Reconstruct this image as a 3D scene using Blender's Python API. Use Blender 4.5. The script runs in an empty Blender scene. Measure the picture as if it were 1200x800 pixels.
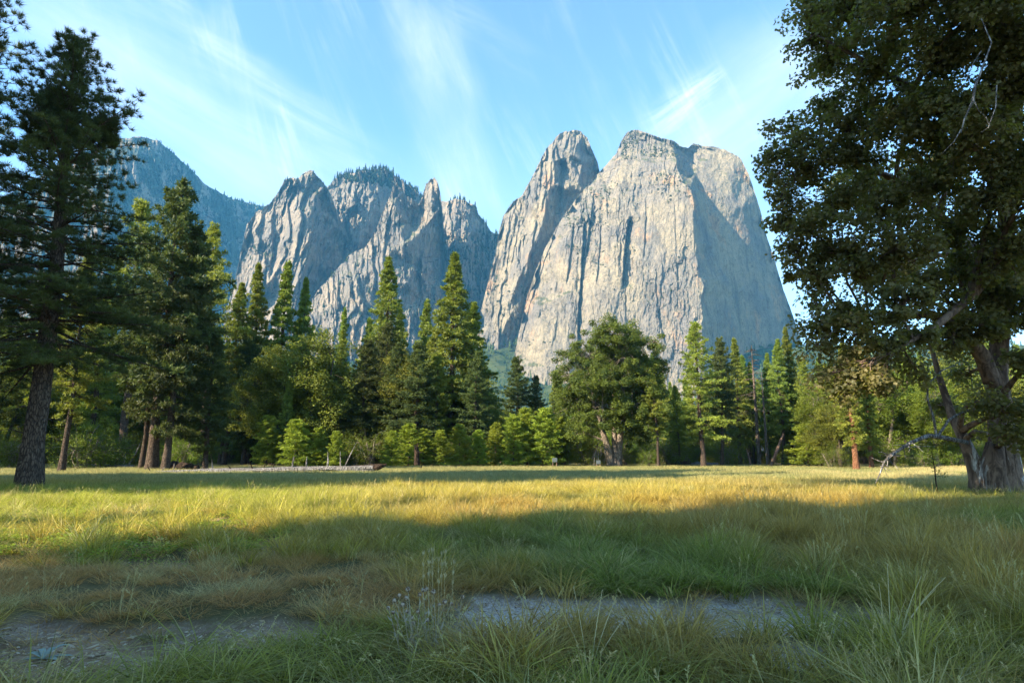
import bpy, math, random
import numpy as np
from mathutils import Vector, Matrix
from mathutils.geometry import delaunay_2d_cdt

# ------------------------------------------------------------------ camera, sky, sun, exposure
SC = bpy.context.scene
COL = SC.collection
EYE, F, HZ = 1.6, 733.0, 533.0            # eye height, focal length and horizon row of a 1200 px wide frame
PITCH = math.atan((HZ - 400.0) / F)
cd = bpy.data.cameras.new('camera'); cam = bpy.data.objects.new('camera', cd); COL.objects.link(cam)
cam.location = (0, 0, EYE); cam.rotation_euler = (math.pi / 2 + PITCH, 0, 0)
cd.sensor_width = 36.0; cd.lens = 36.0 * F / 1200.0; cd.clip_start = 0.05; cd.clip_end = 30000
SC.camera = cam

SUN_EL = math.radians(33.0)
TOSUN = np.array([-0.87, -0.493])          # horizontal direction towards the sun: from the left, a little behind the camera
TOSUN = TOSUN / np.linalg.norm(TOSUN)
sd = bpy.data.lights.new('sun', 'SUN'); sun = bpy.data.objects.new('sun', sd); COL.objects.link(sun)
sd.energy = 5.0; sd.angle = math.radians(0.5); sd.color = (1.0, 0.86, 0.66)
sun.rotation_euler = Vector((-TOSUN[0] * math.cos(SUN_EL), -TOSUN[1] * math.cos(SUN_EL), -math.sin(SUN_EL))).to_track_quat('-Z', 'Y').to_euler()
sun.location = (-60, -40, 90)

W = bpy.data.worlds.new('World'); SC.world = W; W.use_nodes = True
wt = W.node_tree; wt.nodes.clear()
def wn(t, **k):
    n = wt.nodes.new(t)
    for a, b in k.items(): setattr(n, a, b)
    return n
def wl(a, b): wt.links.new(a, b)
w_out = wn('ShaderNodeOutputWorld'); w_bg = wn('ShaderNodeBackground'); w_bg.inputs[1].default_value = 0.118
w_sky = wn('ShaderNodeTexSky', sky_type='NISHITA', sun_disc=False)
w_sky.sun_elevation = SUN_EL
w_sky.sun_rotation = math.atan2(TOSUN[0], TOSUN[1])
w_sky.altitude = 1200; w_sky.air_density = 1.0; w_sky.dust_density = 0.25; w_sky.ozone_density = 1.5
def wmath(op, a, b=None, c=None):
    n = wn('ShaderNodeMath', operation=op)
    for i, v in enumerate((a, b, c)):
        if v is None: continue
        if isinstance(v, (int, float)): n.inputs[i].default_value = v
        else: wl(v, n.inputs[i])
    return n.outputs[0]
def wvec(op, a, b, idx=0):
    n = wn('ShaderNodeVectorMath', operation=op)
    for i, v in enumerate((a, b)):
        if v is None: continue
        if isinstance(v, (tuple, list)): n.inputs[i].default_value = v
        else: wl(v, n.inputs[i])
    return n.outputs[idx]
tc = wn('ShaderNodeTexCoord').outputs['Generated']
wsep = wn('ShaderNodeSeparateXYZ'); wl(tc, wsep.inputs[0])
yy = wmath('MAXIMUM', wsep.outputs[1], 0.12)
cu = wmath('DIVIDE', wsep.outputs[0], yy); cv = wmath('DIVIDE', wsep.outputs[2], yy)   # sky chart: bearing and height against due north
comb = wn('ShaderNodeCombineXYZ'); wl(cu, comb.inputs[0]); wl(cv, comb.inputs[1])
plane = comb.outputs[0]
def cnoise(scale, rot, stretch, detail, rough, dist=0.0, off=(0, 0, 0)):
    m0 = wn('ShaderNodeMapping'); wl(plane, m0.inputs[0]); m0.inputs['Rotation'].default_value = (0, 0, rot)
    m = wn('ShaderNodeMapping'); wl(m0.outputs[0], m.inputs[0])
    m.inputs['Scale'].default_value = stretch; m.inputs['Location'].default_value = off
    n = wn('ShaderNodeTexNoise'); wl(m.outputs[0], n.inputs['Vector'])
    n.inputs['Scale'].default_value = scale; n.inputs['Detail'].default_value = detail
    n.inputs['Roughness'].default_value = rough; n.inputs['Distortion'].default_value = dist
    return n.outputs[0]
def ramp(v, a, b, lo=0.0, hi=1.0):
    n = wn('ShaderNodeMapRange', interpolation_type='SMOOTHSTEP'); wl(v, n.inputs[0])
    for i, q in enumerate((a, b, lo, hi)): n.inputs[1 + i].default_value = q
    return n.outputs[0]
def band(ax, ay, bx, by, width, noise=None, na=0.0):
    """soft band of cirrus along a line in the cloud plane"""
    L = math.hypot(bx - ax, by - ay); ux, uy = (bx - ax) / L, (by - ay) / L
    q = wvec('SUBTRACT', plane, (ax, ay, 0)); d = wvec('DOT_PRODUCT', q, (-uy, ux, 0), 1); t = wvec('DOT_PRODUCT', q, (ux, uy, 0), 1)
    if noise is not None: d = wmath('ADD', d, wmath('MULTIPLY', wmath('SUBTRACT', noise, 0.5), na))
    d = wmath('ABSOLUTE', d)
    m = ramp(d, 0.0, width, 1.0, 0.0)
    m = wmath('MULTIPLY', m, ramp(t, -0.35 * L, 0.15 * L)); m = wmath('MULTIPLY', m, ramp(t, 0.8 * L, 1.25 * L, 1.0, 0.0))
    return m
def ray(px, py):
    cp, sp = math.cos(PITCH), math.sin(PITCH)
    a, b, c = px - 600.0, 400.0 - py, F
    y = c * cp - b * sp; z = c * sp + b * cp
    return a / y, z / y                       # x and z gained per metre of depth y
cp_ = ray
big = cnoise(2.6, 0.5, (1, 1, 1), 4, 0.55)
fine = cnoise(6.0, 0.53, (0.30, 2.4, 1), 10, 0.64, 0.35)       # strands running down to the right
fine2 = cnoise(6.5, 1.22, (0.30, 2.2, 1), 10, 0.64, 0.4, (3, 1, 0))
fine3 = cnoise(7.5, -0.65, (0.34, 2.2, 1), 10, 0.64, 0.4, (5, 2, 0))
c1 = wmath('MULTIPLY', band(*cp_(40, 20), *cp_(370, 215), 0.165, big, 0.16), ramp(fine, 0.25, 0.75, 0.35, 1.0))
c2 = wmath('MULTIPLY', band(*cp_(488, 40), *cp_(556, 230), 0.085, big, 0.13), ramp(fine2, 0.30, 0.72, 0.25, 1.0))
c3 = wmath('MULTIPLY', band(*cp_(772, 138), *cp_(838, 88), 0.035, fine3, 0.08), ramp(fine3, 0.36, 0.62))
c4 = wmath('MULTIPLY', band(*cp_(170, 0), *cp_(420, 175), 0.050, big, 0.12), ramp(fine, 0.30, 0.70, 0.1, 0.9))
c5 = wmath('MULTIPLY', band(*cp_(520, 10), *cp_(620, 90), 0.055, big, 0.10), ramp(fine, 0.35, 0.75, 0.0, 0.8))
c6 = wmath('MULTIPLY', band(*cp_(800, 190), *cp_(960, 60), 0.16, big, 0.2), ramp(fine3, 0.2, 0.8, 0.5, 1.0))
veil = wmath('MULTIPLY', ramp(cv, 0.58, 0.26, 0.0, 0.30), ramp(big, 0.25, 0.70, 0.5, 1.0))   # thin high veil low in the sky
wisp = wmath('MULTIPLY', ramp(fine2, 0.48, 0.76), ramp(big, 0.40, 0.62, 0.06, 0.42))
acc = wmath('ADD', wmath('MULTIPLY', c1, 0.42), wmath('MULTIPLY', c2, 0.55))
acc = wmath('ADD', acc, wmath('MULTIPLY', c3, 0.65)); acc = wmath('ADD', acc, wmath('MULTIPLY', c4, 0.42))
acc = wmath('ADD', acc, wmath('MULTIPLY', c5, 0.30)); acc = wmath('ADD', acc, wmath('MULTIPLY', c6, 0.52))
acc = wmath('ADD', wmath('ADD', acc, 0.02), wmath('ADD', veil, wisp)); acc = wmath('MINIMUM', acc, 0.90)
mixc = wn('ShaderNodeMix', data_type='RGBA'); wl(acc, mixc.inputs[0])
w_wb = wn('ShaderNodeMix', data_type='RGBA', blend_type='MULTIPLY'); w_wb.inputs[0].default_value = 1.0; w_wb.inputs[7].default_value = (0.80, 0.97, 1.03, 1)   # the photograph's cool white balance
wl(w_sky.outputs[0], w_wb.inputs[6]); wl(w_wb.outputs[2], mixc.inputs[6])
mixc.inputs[7].default_value = (3.2, 3.35, 3.45, 1)        # sunlit ice cloud
wl(mixc.outputs[2], w_bg.inputs[0]); wl(w_bg.outputs[0], w_out.inputs[0])

vs = SC.view_settings
vs.view_transform = 'Standard'; vs.look = 'None'; vs.exposure = 1.95; vs.gamma = 1.0; vs.use_curve_mapping = False
SC.render.engine = 'CYCLES'
cy = SC.cycles
cy.max_bounces = 6; cy.diffuse_bounces = 3; cy.glossy_bounces = 2; cy.transmission_bounces = 4; cy.transparent_max_bounces = 6; cy.volume_bounces = 0
cy.use_denoising = True; cy.denoiser = 'OPENIMAGEDENOISE'; cy.denoising_input_passes = 'RGB_ALBEDO_NORMAL'
cy.use_light_tree = False; cy.use_adaptive_sampling = False; cy.sample_clamp_indirect = 6.0
cy.caustics_reflective = False; cy.caustics_refractive = False

# ------------------------------------------------------------------ helpers
def proj(x, y, z):
    cp, sp = math.cos(PITCH), math.sin(PITCH)
    z = z - EYE; d = y * cp + z * sp; u = -y * sp + z * cp
    return 600 + F * x / d, 400 - F * u / d
def pt(px, py, Y):
    x, z = ray(px, py); return np.array([x * Y, Y, EYE + z * Y])
def smooth(a, b, x):
    t = np.clip((np.asarray(x, float) - a) / (b - a), 0, 1); return t * t * (3 - 2 * t)
def _hash(ix, iy, seed):
    h = (ix.astype(np.int64) * 374761393 + iy.astype(np.int64) * 668265263 + seed * 1274126177) & 0xffffffff
    h = ((h ^ (h >> 13)) * 1274126177) & 0xffffffff
    return ((h ^ (h >> 16)) & 0xffff) / 65535.0
def vnoise(x, y, seed=0):
    x = np.asarray(x, float); y = np.asarray(y, float)
    ix, iy = np.floor(x), np.floor(y); fx, fy = x - ix, y - iy
    fx = fx * fx * (3 - 2 * fx); fy = fy * fy * (3 - 2 * fy)
    a = _hash(ix, iy, seed); b = _hash(ix + 1, iy, seed); c = _hash(ix, iy + 1, seed); d = _hash(ix + 1, iy + 1, seed)
    return (a + (b - a) * fx) * (1 - fy) + (c + (d - c) * fx) * fy
def fbm(x, y, seed=0, oct=4, gain=0.5):
    s, a, n = 0.0, 1.0, 0.0
    for i in range(oct):
        s = s + a * (vnoise(x * 2 ** i, y * 2 ** i, seed + i * 17) - 0.5); n += a; a *= gain
    return s / n * 2
def mesh_np(name, v, faces, mat=None, attrs=None, smooth_shade=False):
    """faces: list of (n,k) integer arrays"""
    me = bpy.data.meshes.new(name)
    v = np.asarray(v, np.float32)
    me.vertices.add(len(v)); me.vertices.foreach_set('co', v.ravel())
    faces = [f for f in faces if f is not None and len(f)]
    if faces:
        li = np.concatenate([np.asarray(f, np.int32).ravel() for f in faces])
        tot = np.concatenate([np.full(len(f), f.shape[1], np.int32) for f in faces])
        st = np.concatenate([[0], np.cumsum(tot)[:-1]]).astype(np.int32)
        me.loops.add(len(li)); me.loops.foreach_set('vertex_index', li)
        me.polygons.add(len(tot)); me.polygons.foreach_set('loop_start', st)
        me.polygons.foreach_set('use_smooth', np.full(len(tot), bool(smooth_shade)))
    for k, (typ, arr) in (attrs or {}).items():
        at = me.attributes.new(k, typ, 'POINT')
        arr = np.asarray(arr)
        at.data.foreach_set('value' if typ in ('FLOAT', 'INT') else 'vector', arr.ravel().astype(np.int32 if typ == 'INT' else np.float32))
    me.update(calc_edges=True)
    if mat: me.materials.append(mat)
    return me
def link(name, me, parent=None):
    o = bpy.data.objects.new(name, me); COL.objects.link(o)
    if parent: o.parent = parent
    return o
def tag(o, label=None, cat=None, group=None, kind=None):
    if label: o['label'] = label
    if cat: o['category'] = cat
    if group: o['group'] = group
    if kind: o['kind'] = kind
    return o
def empty(name, loc, rz=0.0):
    o = bpy.data.objects.new(name, None); COL.objects.link(o); o.empty_display_size = 0.3
    o.location = loc; o.rotation_euler = (0, 0, rz); return o
def copy_tree(o, parent=None):
    c = o.copy(); COL.objects.link(c)
    if parent: c.parent = parent
    for ch in list(o.children): copy_tree(ch, c)
    return c
class Geo:
    def __init__(s): s.v, s.f3, s.f4, s.n, s.t = [], [], [], 0, []
    def add(s, v, f4=None, f3=None, t=0.5):
        v = np.asarray(v, float)
        if f4 is not None and len(f4): s.f4.append(np.asarray(f4) + s.n)
        if f3 is not None and len(f3): s.f3.append(np.asarray(f3) + s.n)
        s.v.append(v); s.n += len(v); s.t.append(np.full(len(v), t) if np.isscalar(t) else np.asarray(t))
    def tube(s, pts, rad, n=6, cap=True, t=0.5, wob=0.0, rng=None):
        pts = np.asarray(pts, float); rad = np.asarray(rad, float) * np.ones(len(pts)); m = len(pts)
        tg = np.gradient(pts, axis=0); tg /= np.linalg.norm(tg, axis=1)[:, None] + 1e-9
        ref = np.array([0.31, 0.95, 0.05]) if abs(tg[0][2]) > 0.7 else np.array([0, 0, 1.0])
        a = np.cross(tg, ref); a /= np.linalg.norm(a, axis=1)[:, None] + 1e-9; b = np.cross(tg, a)
        th = np.arange(n) / n * 2 * math.pi
        rr = rad[:, None] * (1 + (rng.normal(0, wob, (m, n)) if wob and rng is not None else 0))
        v = pts[:, None, :] + rr[..., None] * (a[:, None, :] * np.cos(th)[None, :, None] + b[:, None, :] * np.sin(th)[None, :, None])
        i = np.arange(m - 1)[:, None] * n; j = np.arange(n)[None, :]; k = (j + 1) % n
        q = np.stack([i + j, i + k, i + n + k, i + n + j], -1).reshape(-1, 4)
        vv = v.reshape(-1, 3); f3 = None
        if cap:
            vv = np.vstack([vv, pts[-1:] + tg[-1:] * rad[-1] * 0.3]); e = (m - 1) * n
            f3 = np.stack([e + np.arange(n), e + (np.arange(n) + 1) % n, np.full(n, m * n)], -1)
        s.add(vv, q, f3, t)
    def join(s, o):
        s.v += o.v; s.f4 += [f + s.n for f in o.f4]; s.f3 += [f + s.n for f in o.f3]; s.t += o.t; s.n += o.n; return s
    def mesh2(s, o, name, mat, mat2):
        """this shape (material 2, limbs) and another (material 1, leaves) as one crown mesh"""
        n4, n3, m4 = sum(map(len, s.f4)), sum(map(len, s.f3)), sum(map(len, o.f4)); g = Geo(); g.join(s); g.join(o); me = g.mesh(name, mat); me.materials.append(mat2)
        a4, a3 = sum(map(len, g.f4)), sum(map(len, g.f3)); mi = np.zeros(a4 + a3, np.int32); mi[:n4] = 1; mi[a4:a4 + n3] = 1
        if len(me.polygons) == len(mi): me.polygons.foreach_set('material_index', mi)
        return me
    def mesh(s, name, mat, smooth_shade=False):
        return mesh_np(name, np.vstack(s.v), s.f4 + s.f3, mat,
                       {'tint': ('FLOAT', np.concatenate(s.t))}, smooth_shade)

# ------------------------------------------------------------------ materials
class NT:
    def __init__(s, name):
        s.m = bpy.data.materials.new(name); s.m.use_nodes = True; s.t = s.m.node_tree; s.t.nodes.clear()
        s.out = s.n('ShaderNodeOutputMaterial')
    def n(s, typ, **k):
        q = s.t.nodes.new(typ)
        for a, b in k.items(): setattr(q, a, b)
        return q
    def put(s, sock, v):
        if v is None: return
        if isinstance(v, bpy.types.NodeSocket): s.t.links.new(v, sock)
        elif isinstance(v, (tuple, list)) and len(v) == 3 and sock.type == 'RGBA': sock.default_value = (*v, 1)
        else: sock.default_value = v
    def math(s, op, a, b=None, clamp=False):
        q = s.n('ShaderNodeMath', operation=op, use_clamp=clamp); s.put(q.inputs[0], a); s.put(q.inputs[1], b); return q.outputs[0]
    def mix(s, f, a, b, blend='MIX'):
        q = s.n('ShaderNodeMix', data_type='RGBA', blend_type=blend); s.put(q.inputs[0], f); s.put(q.inputs[6], a); s.put(q.inputs[7], b); return q.outputs[2]
    def ramp(s, v, a, b, lo=0.0, hi=1.0):
        q = s.n('ShaderNodeMapRange', interpolation_type='SMOOTHSTEP'); s.put(q.inputs[0], v)
        for i, x in enumerate((a, b, lo, hi)): q.inputs[1 + i].default_value = x
        return q.outputs[0]
    def coord(s, which='Object', scale=(1, 1, 1), loc=(0, 0, 0), rot=(0, 0, 0)):
        c = s.n('ShaderNodeTexCoord').outputs[which]; m = s.n('ShaderNodeMapping'); s.put(m.inputs[0], c)
        m.inputs['Scale'].default_value = scale; m.inputs['Location'].default_value = loc; m.inputs['Rotation'].default_value = rot
        return m.outputs[0]
    def noise(s, vec, scale=1.0, detail=4.0, rough=0.55, dist=0.0):
        q = s.n('ShaderNodeTexNoise'); s.put(q.inputs['Vector'], vec); q.inputs['Scale'].default_value = scale
        q.inputs['Detail'].default_value = detail; q.inputs['Roughness'].default_value = rough; q.inputs['Distortion'].default_value = dist
        return q.outputs[0]
    def attr(s, name, typ='GEOMETRY', out='Fac'):
        q = s.n('ShaderNodeAttribute', attribute_type=typ, attribute_name=name); return q.outputs[out]
    def bump(s, h, strength=0.5, dist=0.1):
        q = s.n('ShaderNodeBump'); s.put(q.inputs['Height'], h); q.inputs['Strength'].default_value = strength; q.inputs['Distance'].default_value = dist
        return q.outputs[0]
    def princ(s, col, rough=0.9, normal=None, spec=0.15):
        q = s.n('ShaderNodeBsdfPrincipled'); s.put(q.inputs['Base Color'], col); s.put(q.inputs['Roughness'], rough)
        q.inputs['Specular IOR Level'].default_value = spec
        if normal is not None: s.put(q.inputs['Normal'], normal)
        return q.outputs[0]
    def finish(s, sh): s.put(s.out.inputs[0], sh); return s.m

def foliage_mat(name, dark, light, trans=0.35, transcol=None, objvar=0.18, rough=0.6):
    """leaf colour varies leaf by leaf (tint) and tree by tree (object random)"""
    t = NT(name); ti = t.attr('tint'); rnd = t.n('ShaderNodeObjectInfo').outputs['Random']
    c = t.mix(ti, dark, light)
    h = t.n('ShaderNodeHueSaturation'); t.put(h.inputs['Color'], c)
    t.put(h.inputs['Hue'], t.math('ADD', t.math('MULTIPLY', rnd, 0.04), 0.48)); t.put(h.inputs['Value'], t.math('ADD', t.math('MULTIPLY', rnd, objvar * 2), 1 - objvar))
    a = t.princ(h.outputs[0], rough, None, 0.25)
    b = t.n('ShaderNodeBsdfTranslucent')
    tcx = t.mix(0.5, h.outputs[0], transcol or light); t.put(b.inputs[0], tcx)
    m = t.n('ShaderNodeMixShader'); m.inputs[0].default_value = trans; t.put(m.inputs[1], a); t.put(m.inputs[2], b.outputs[0])
    return t.finish(m.outputs[0])
def bark_mat(name, c1, c2, c3, zs=1.6, scale=7.0):
    t = NT(name); v = t.coord('Object', (1, 1, 1 / zs / 2.2))
    n1 = t.noise(v, scale, 6, 0.65, 0.6); n2 = t.noise(t.coord('Object', (1, 1, 0.4)), 1.4, 3)
    w = t.n('ShaderNodeTexVoronoi', feature='DISTANCE_TO_EDGE'); t.put(w.inputs['Vector'], v); w.inputs['Scale'].default_value = scale * 1.1
    w.inputs['Randomness'].default_value = 1.0; cr = t.ramp(t.math('ADD', w.outputs[0], t.math('MULTIPLY', t.math('SUBTRACT', n1, 0.5), 0.35)), 0.0, 0.20)
    c = t.mix(t.ramp(n1, 0.35, 0.65), c1, c2); c = t.mix(t.ramp(n2, 0.45, 0.7), c, c3); c = t.mix(cr, tuple(q * 0.6 for q in c1), c)
    h = t.math('ADD', t.math('MULTIPLY', cr, 0.7), t.math('MULTIPLY', n1, 0.5))
    return t.finish(t.princ(c, 0.92, t.bump(h, 0.9, 0.06), 0.1))
M = {}
M['pine_dark'] = foliage_mat('pine_needles_dark', (0.022, 0.039, 0.014), (0.103, 0.131, 0.030), 0.25, (0.165, 0.207, 0.028))  # darker copy of the pine needles, with the pines' shade put into the colour
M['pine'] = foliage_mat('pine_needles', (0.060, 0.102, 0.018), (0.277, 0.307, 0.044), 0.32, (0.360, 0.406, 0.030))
M['fir'] = foliage_mat('fir_needles', (0.053, 0.094, 0.020), (0.253, 0.300, 0.049), 0.30, (0.325, 0.406, 0.033))
M['young'] = foliage_mat('young_pine_needles', (0.083, 0.131, 0.016), (0.290, 0.345, 0.041), 0.36, (0.359, 0.455, 0.028))
M['oak'] = foliage_mat('oak_leaves', (0.047, 0.071, 0.012), (0.209, 0.226, 0.027), 0.34, (0.294, 0.328, 0.020))
M['round_oak'] = foliage_mat('round_oak_leaves', (0.029, 0.051, 0.010), (0.130, 0.163, 0.022), 0.34, (0.182, 0.236, 0.016))
M['bright'] = foliage_mat('sunlit_broad_leaves', (0.051, 0.087, 0.009), (0.165, 0.208, 0.020), 0.42, (0.237, 0.286, 0.018))
M['bigoak'] = foliage_mat('old_oak_leaves', (0.050, 0.060, 0.024), (0.215, 0.195, 0.075), 0.48, (0.42, 0.42, 0.03), 0.0, 0.45)
M['bark'] = bark_mat('pine_bark', (0.065, 0.048, 0.036), (0.17, 0.125, 0.09), (0.11, 0.08, 0.06), 1.6, 11.0)
M['bark_red'] = bark_mat('cedar_bark', (0.16, 0.070, 0.035), (0.33, 0.165, 0.085), (0.24, 0.12, 0.065))
M['bark_pale'] = bark_mat('oak_bark', (0.16, 0.13, 0.10), (0.34, 0.28, 0.215), (0.24, 0.19, 0.145))
M['dead'] = bark_mat('weathered_dead_wood', (0.13, 0.12, 0.11), (0.36, 0.34, 0.315), (0.24, 0.215, 0.185), 3.0, 9.0)
M['snag'] = bark_mat('grey_brown_snag_wood', (0.10, 0.075, 0.055), (0.24, 0.19, 0.145), (0.16, 0.125, 0.095), 3.0, 9.0)
M['dead_dark'] = bark_mat('rotten_dark_wood', (0.028, 0.020, 0.015), (0.085, 0.055, 0.036), (0.05, 0.035, 0.025), 2.0, 8.0)
M['dead_red'] = bark_mat('dry_brown_wood', (0.16, 0.09, 0.06), (0.33, 0.22, 0.15), (0.25, 0.17, 0.12), 3.0, 9.0)
# ------------------------------------------------------------------ ground
_blobs = [(95, 772, 140, 27, 0.12), (300, 742, 125, 14, 0.25), (40, 738, 60, 12, 0.3), (560, 748, 70, 16, 1.0), (640, 722, 120, 17, 1.0), (740, 715, 90, 13, 1.0),
          (880, 722, 130, 20, 0.9), (930, 770, 60, 16, 1.0), (1000, 720, 50, 14, 0.6), (165, 660, 60, 6, 0.2), (330, 640, 34, 8, 0.3), (985, 605, 40, 5, 0.5), (250, 612, 26, 6, 0.2)]
def ground_px(x, y):
    return proj(x, np.maximum(y, 3.2), 0.0)
def bare_mask(x, y):
    px, py = ground_px(x, y); b = np.zeros_like(px); p = np.zeros_like(px)
    wob = 0.75 * fbm(x * 1.3, y * 1.3, 91, 5, 0.6)
    for (cx, cy_, rx, ry, pale) in _blobs:
        d = np.sqrt(((px - cx) / rx) ** 2 + ((py - cy_) / ry) ** 2) + wob
        m = 1 - smooth(0.75, 1.25, d); b = np.maximum(b, m); p = np.maximum(p, m * pale)
    return b, p
def ground_z(x, y):
    x = np.asarray(x, float); y = np.asarray(y, float)
    near = 1 - smooth(95, 260, np.hypot(x, y))
    z = 0.10 * fbm(x / 5.0, y / 5.0, 3, 4) * near + 0.035 * fbm(x / 0.9, y / 0.9, 5, 3) * (1 - smooth(18, 40, y))
    b, p = bare_mask(x, y)
    z = z - 0.10 * b * (1 - smooth(14, 22, y))
    tal = np.minimum(np.maximum(0, (y - 1330 - 60 * fbm(x / 220.0, y / 220.0, 9, 3))) * 0.60, 330)            # talus slope rising to the foot of the cliffs
    z = z + tal + 10 * fbm(x / 60.0, y / 60.0, 11, 4) * smooth(1250, 1400, y)
    return z
def gz(x, y): return float(ground_z(np.array([x]), np.array([y]))[0])
def ground_at(px, py):
    """point of level meadow seen at a photo pixel"""
    x, z = ray(px, py); Y = -EYE / z; return x * Y, Y
def build_ground():
    ys = np.concatenate([-np.geomspace(700, 2.5, 40), np.linspace(-2, 3, 14), 3.05 * np.geomspace(1, 100 / 3.05, 330)[0:], np.geomspace(102, 6500, 170)])
    ys = np.unique(ys); nx = 360
    u = np.linspace(-1, 1, nx); V = []
    hw = np.maximum(9.0, np.abs(ys) * 1.25) + 3
    uu = np.sign(u) * (0.55 * np.abs(u) + 0.45 * np.abs(u) ** 3)
    X = hw[:, None] * uu[None, :]; outer = np.abs(u) > 0.96
    X = X + np.sign(u)[None, :] * (np.abs(u)[None, :] > 0.99) * 4500
    Y = np.repeat(ys[:, None], nx, 1); Z = ground_z(X, Y)
    v = np.stack([X, Y, Z], -1).reshape(-1, 3)
    i = np.arange(len(ys) - 1)[:, None] * nx; j = np.arange(nx - 1)[None, :]
    f = np.stack([i + j, i + j + 1, i + nx + j + 1, i + nx + j], -1).reshape(-1, 4)
    b, p = bare_mask(v[:, 0], v[:, 1]); b = np.where(v[:, 1] > 3.0, b, 0.2); fade = 1 - smooth(24, 40, v[:, 1])
    t = NT('meadow_soil')
    co = t.coord('Object'); n1 = t.noise(co, 1.6, 6, 0.6); n2 = t.noise(co, 26.0, 5, 0.7); n3 = t.noise(co, 0.12, 3); n4 = t.noise(co, 90.0, 3, 0.6)
    soil = t.mix(t.ramp(n1, 0.35, 0.65), (0.20, 0.115, 0.060), (0.36, 0.225, 0.12))
    soil = t.mix(t.ramp(n2, 0.50, 0.72), soil, (0.44, 0.33, 0.21))
    pale = t.mix(t.ramp(n2, 0.38, 0.66), (0.34, 0.30, 0.25), (0.74, 0.68, 0.60)); pale = t.mix(t.ramp(n4, 0.56, 0.66), pale, (0.10, 0.075, 0.055))
    thatch = t.mix(t.ramp(n3, 0.4, 0.6), (0.085, 0.078, 0.028), (0.15, 0.115, 0.048))
    thatch = t.mix(t.ramp(n1, 0.45, 0.7), thatch, (0.065, 0.062, 0.024))
    bare = t.attr('bare'); pl = t.attr('pale')
    c = t.mix(bare, thatch, soil); c = t.mix(t.math('MULTIPLY', pl, t.ramp(n1, 0.30, 0.55, 0.35, 1.0)), c, pale)
    sep = t.n('ShaderNodeSeparateXYZ'); t.put(sep.inputs[0], t.n('ShaderNodeNewGeometry').outputs['Position'])
    far = t.ramp(sep.outputs[1], 105, 130); duff = t.mix(t.ramp(t.noise(co, 0.02, 5), 0.4, 0.6), (0.055, 0.062, 0.026), (0.10, 0.085, 0.045)); c = t.mix(far, c, duff)
    up = t.ramp(sep.outputs[2], 20, 60); scrub = t.mix(t.ramp(t.noise(co, 0.03, 6, 0.7), 0.42, 0.58), (0.022, 0.036, 0.012), (0.055, 0.068, 0.022)); c = t.mix(up, c, scrub)
    h = t.math('ADD', t.math('MULTIPLY', n2, 0.6), t.math('MULTIPLY', n4, 0.4))
    m = t.finish(t.princ(c, 0.95, t.bump(h, 0.8, 0.035), 0.1))
    me = mesh_np('ground', v, [f], m, {'bare': ('FLOAT', b * fade), 'pale': ('FLOAT', p * fade)}, True)
    tag(link('ground', me), 'meadow floor with bare gravelly patches, rising far off into wooded talus', None, None, 'structure')
build_ground()

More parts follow.
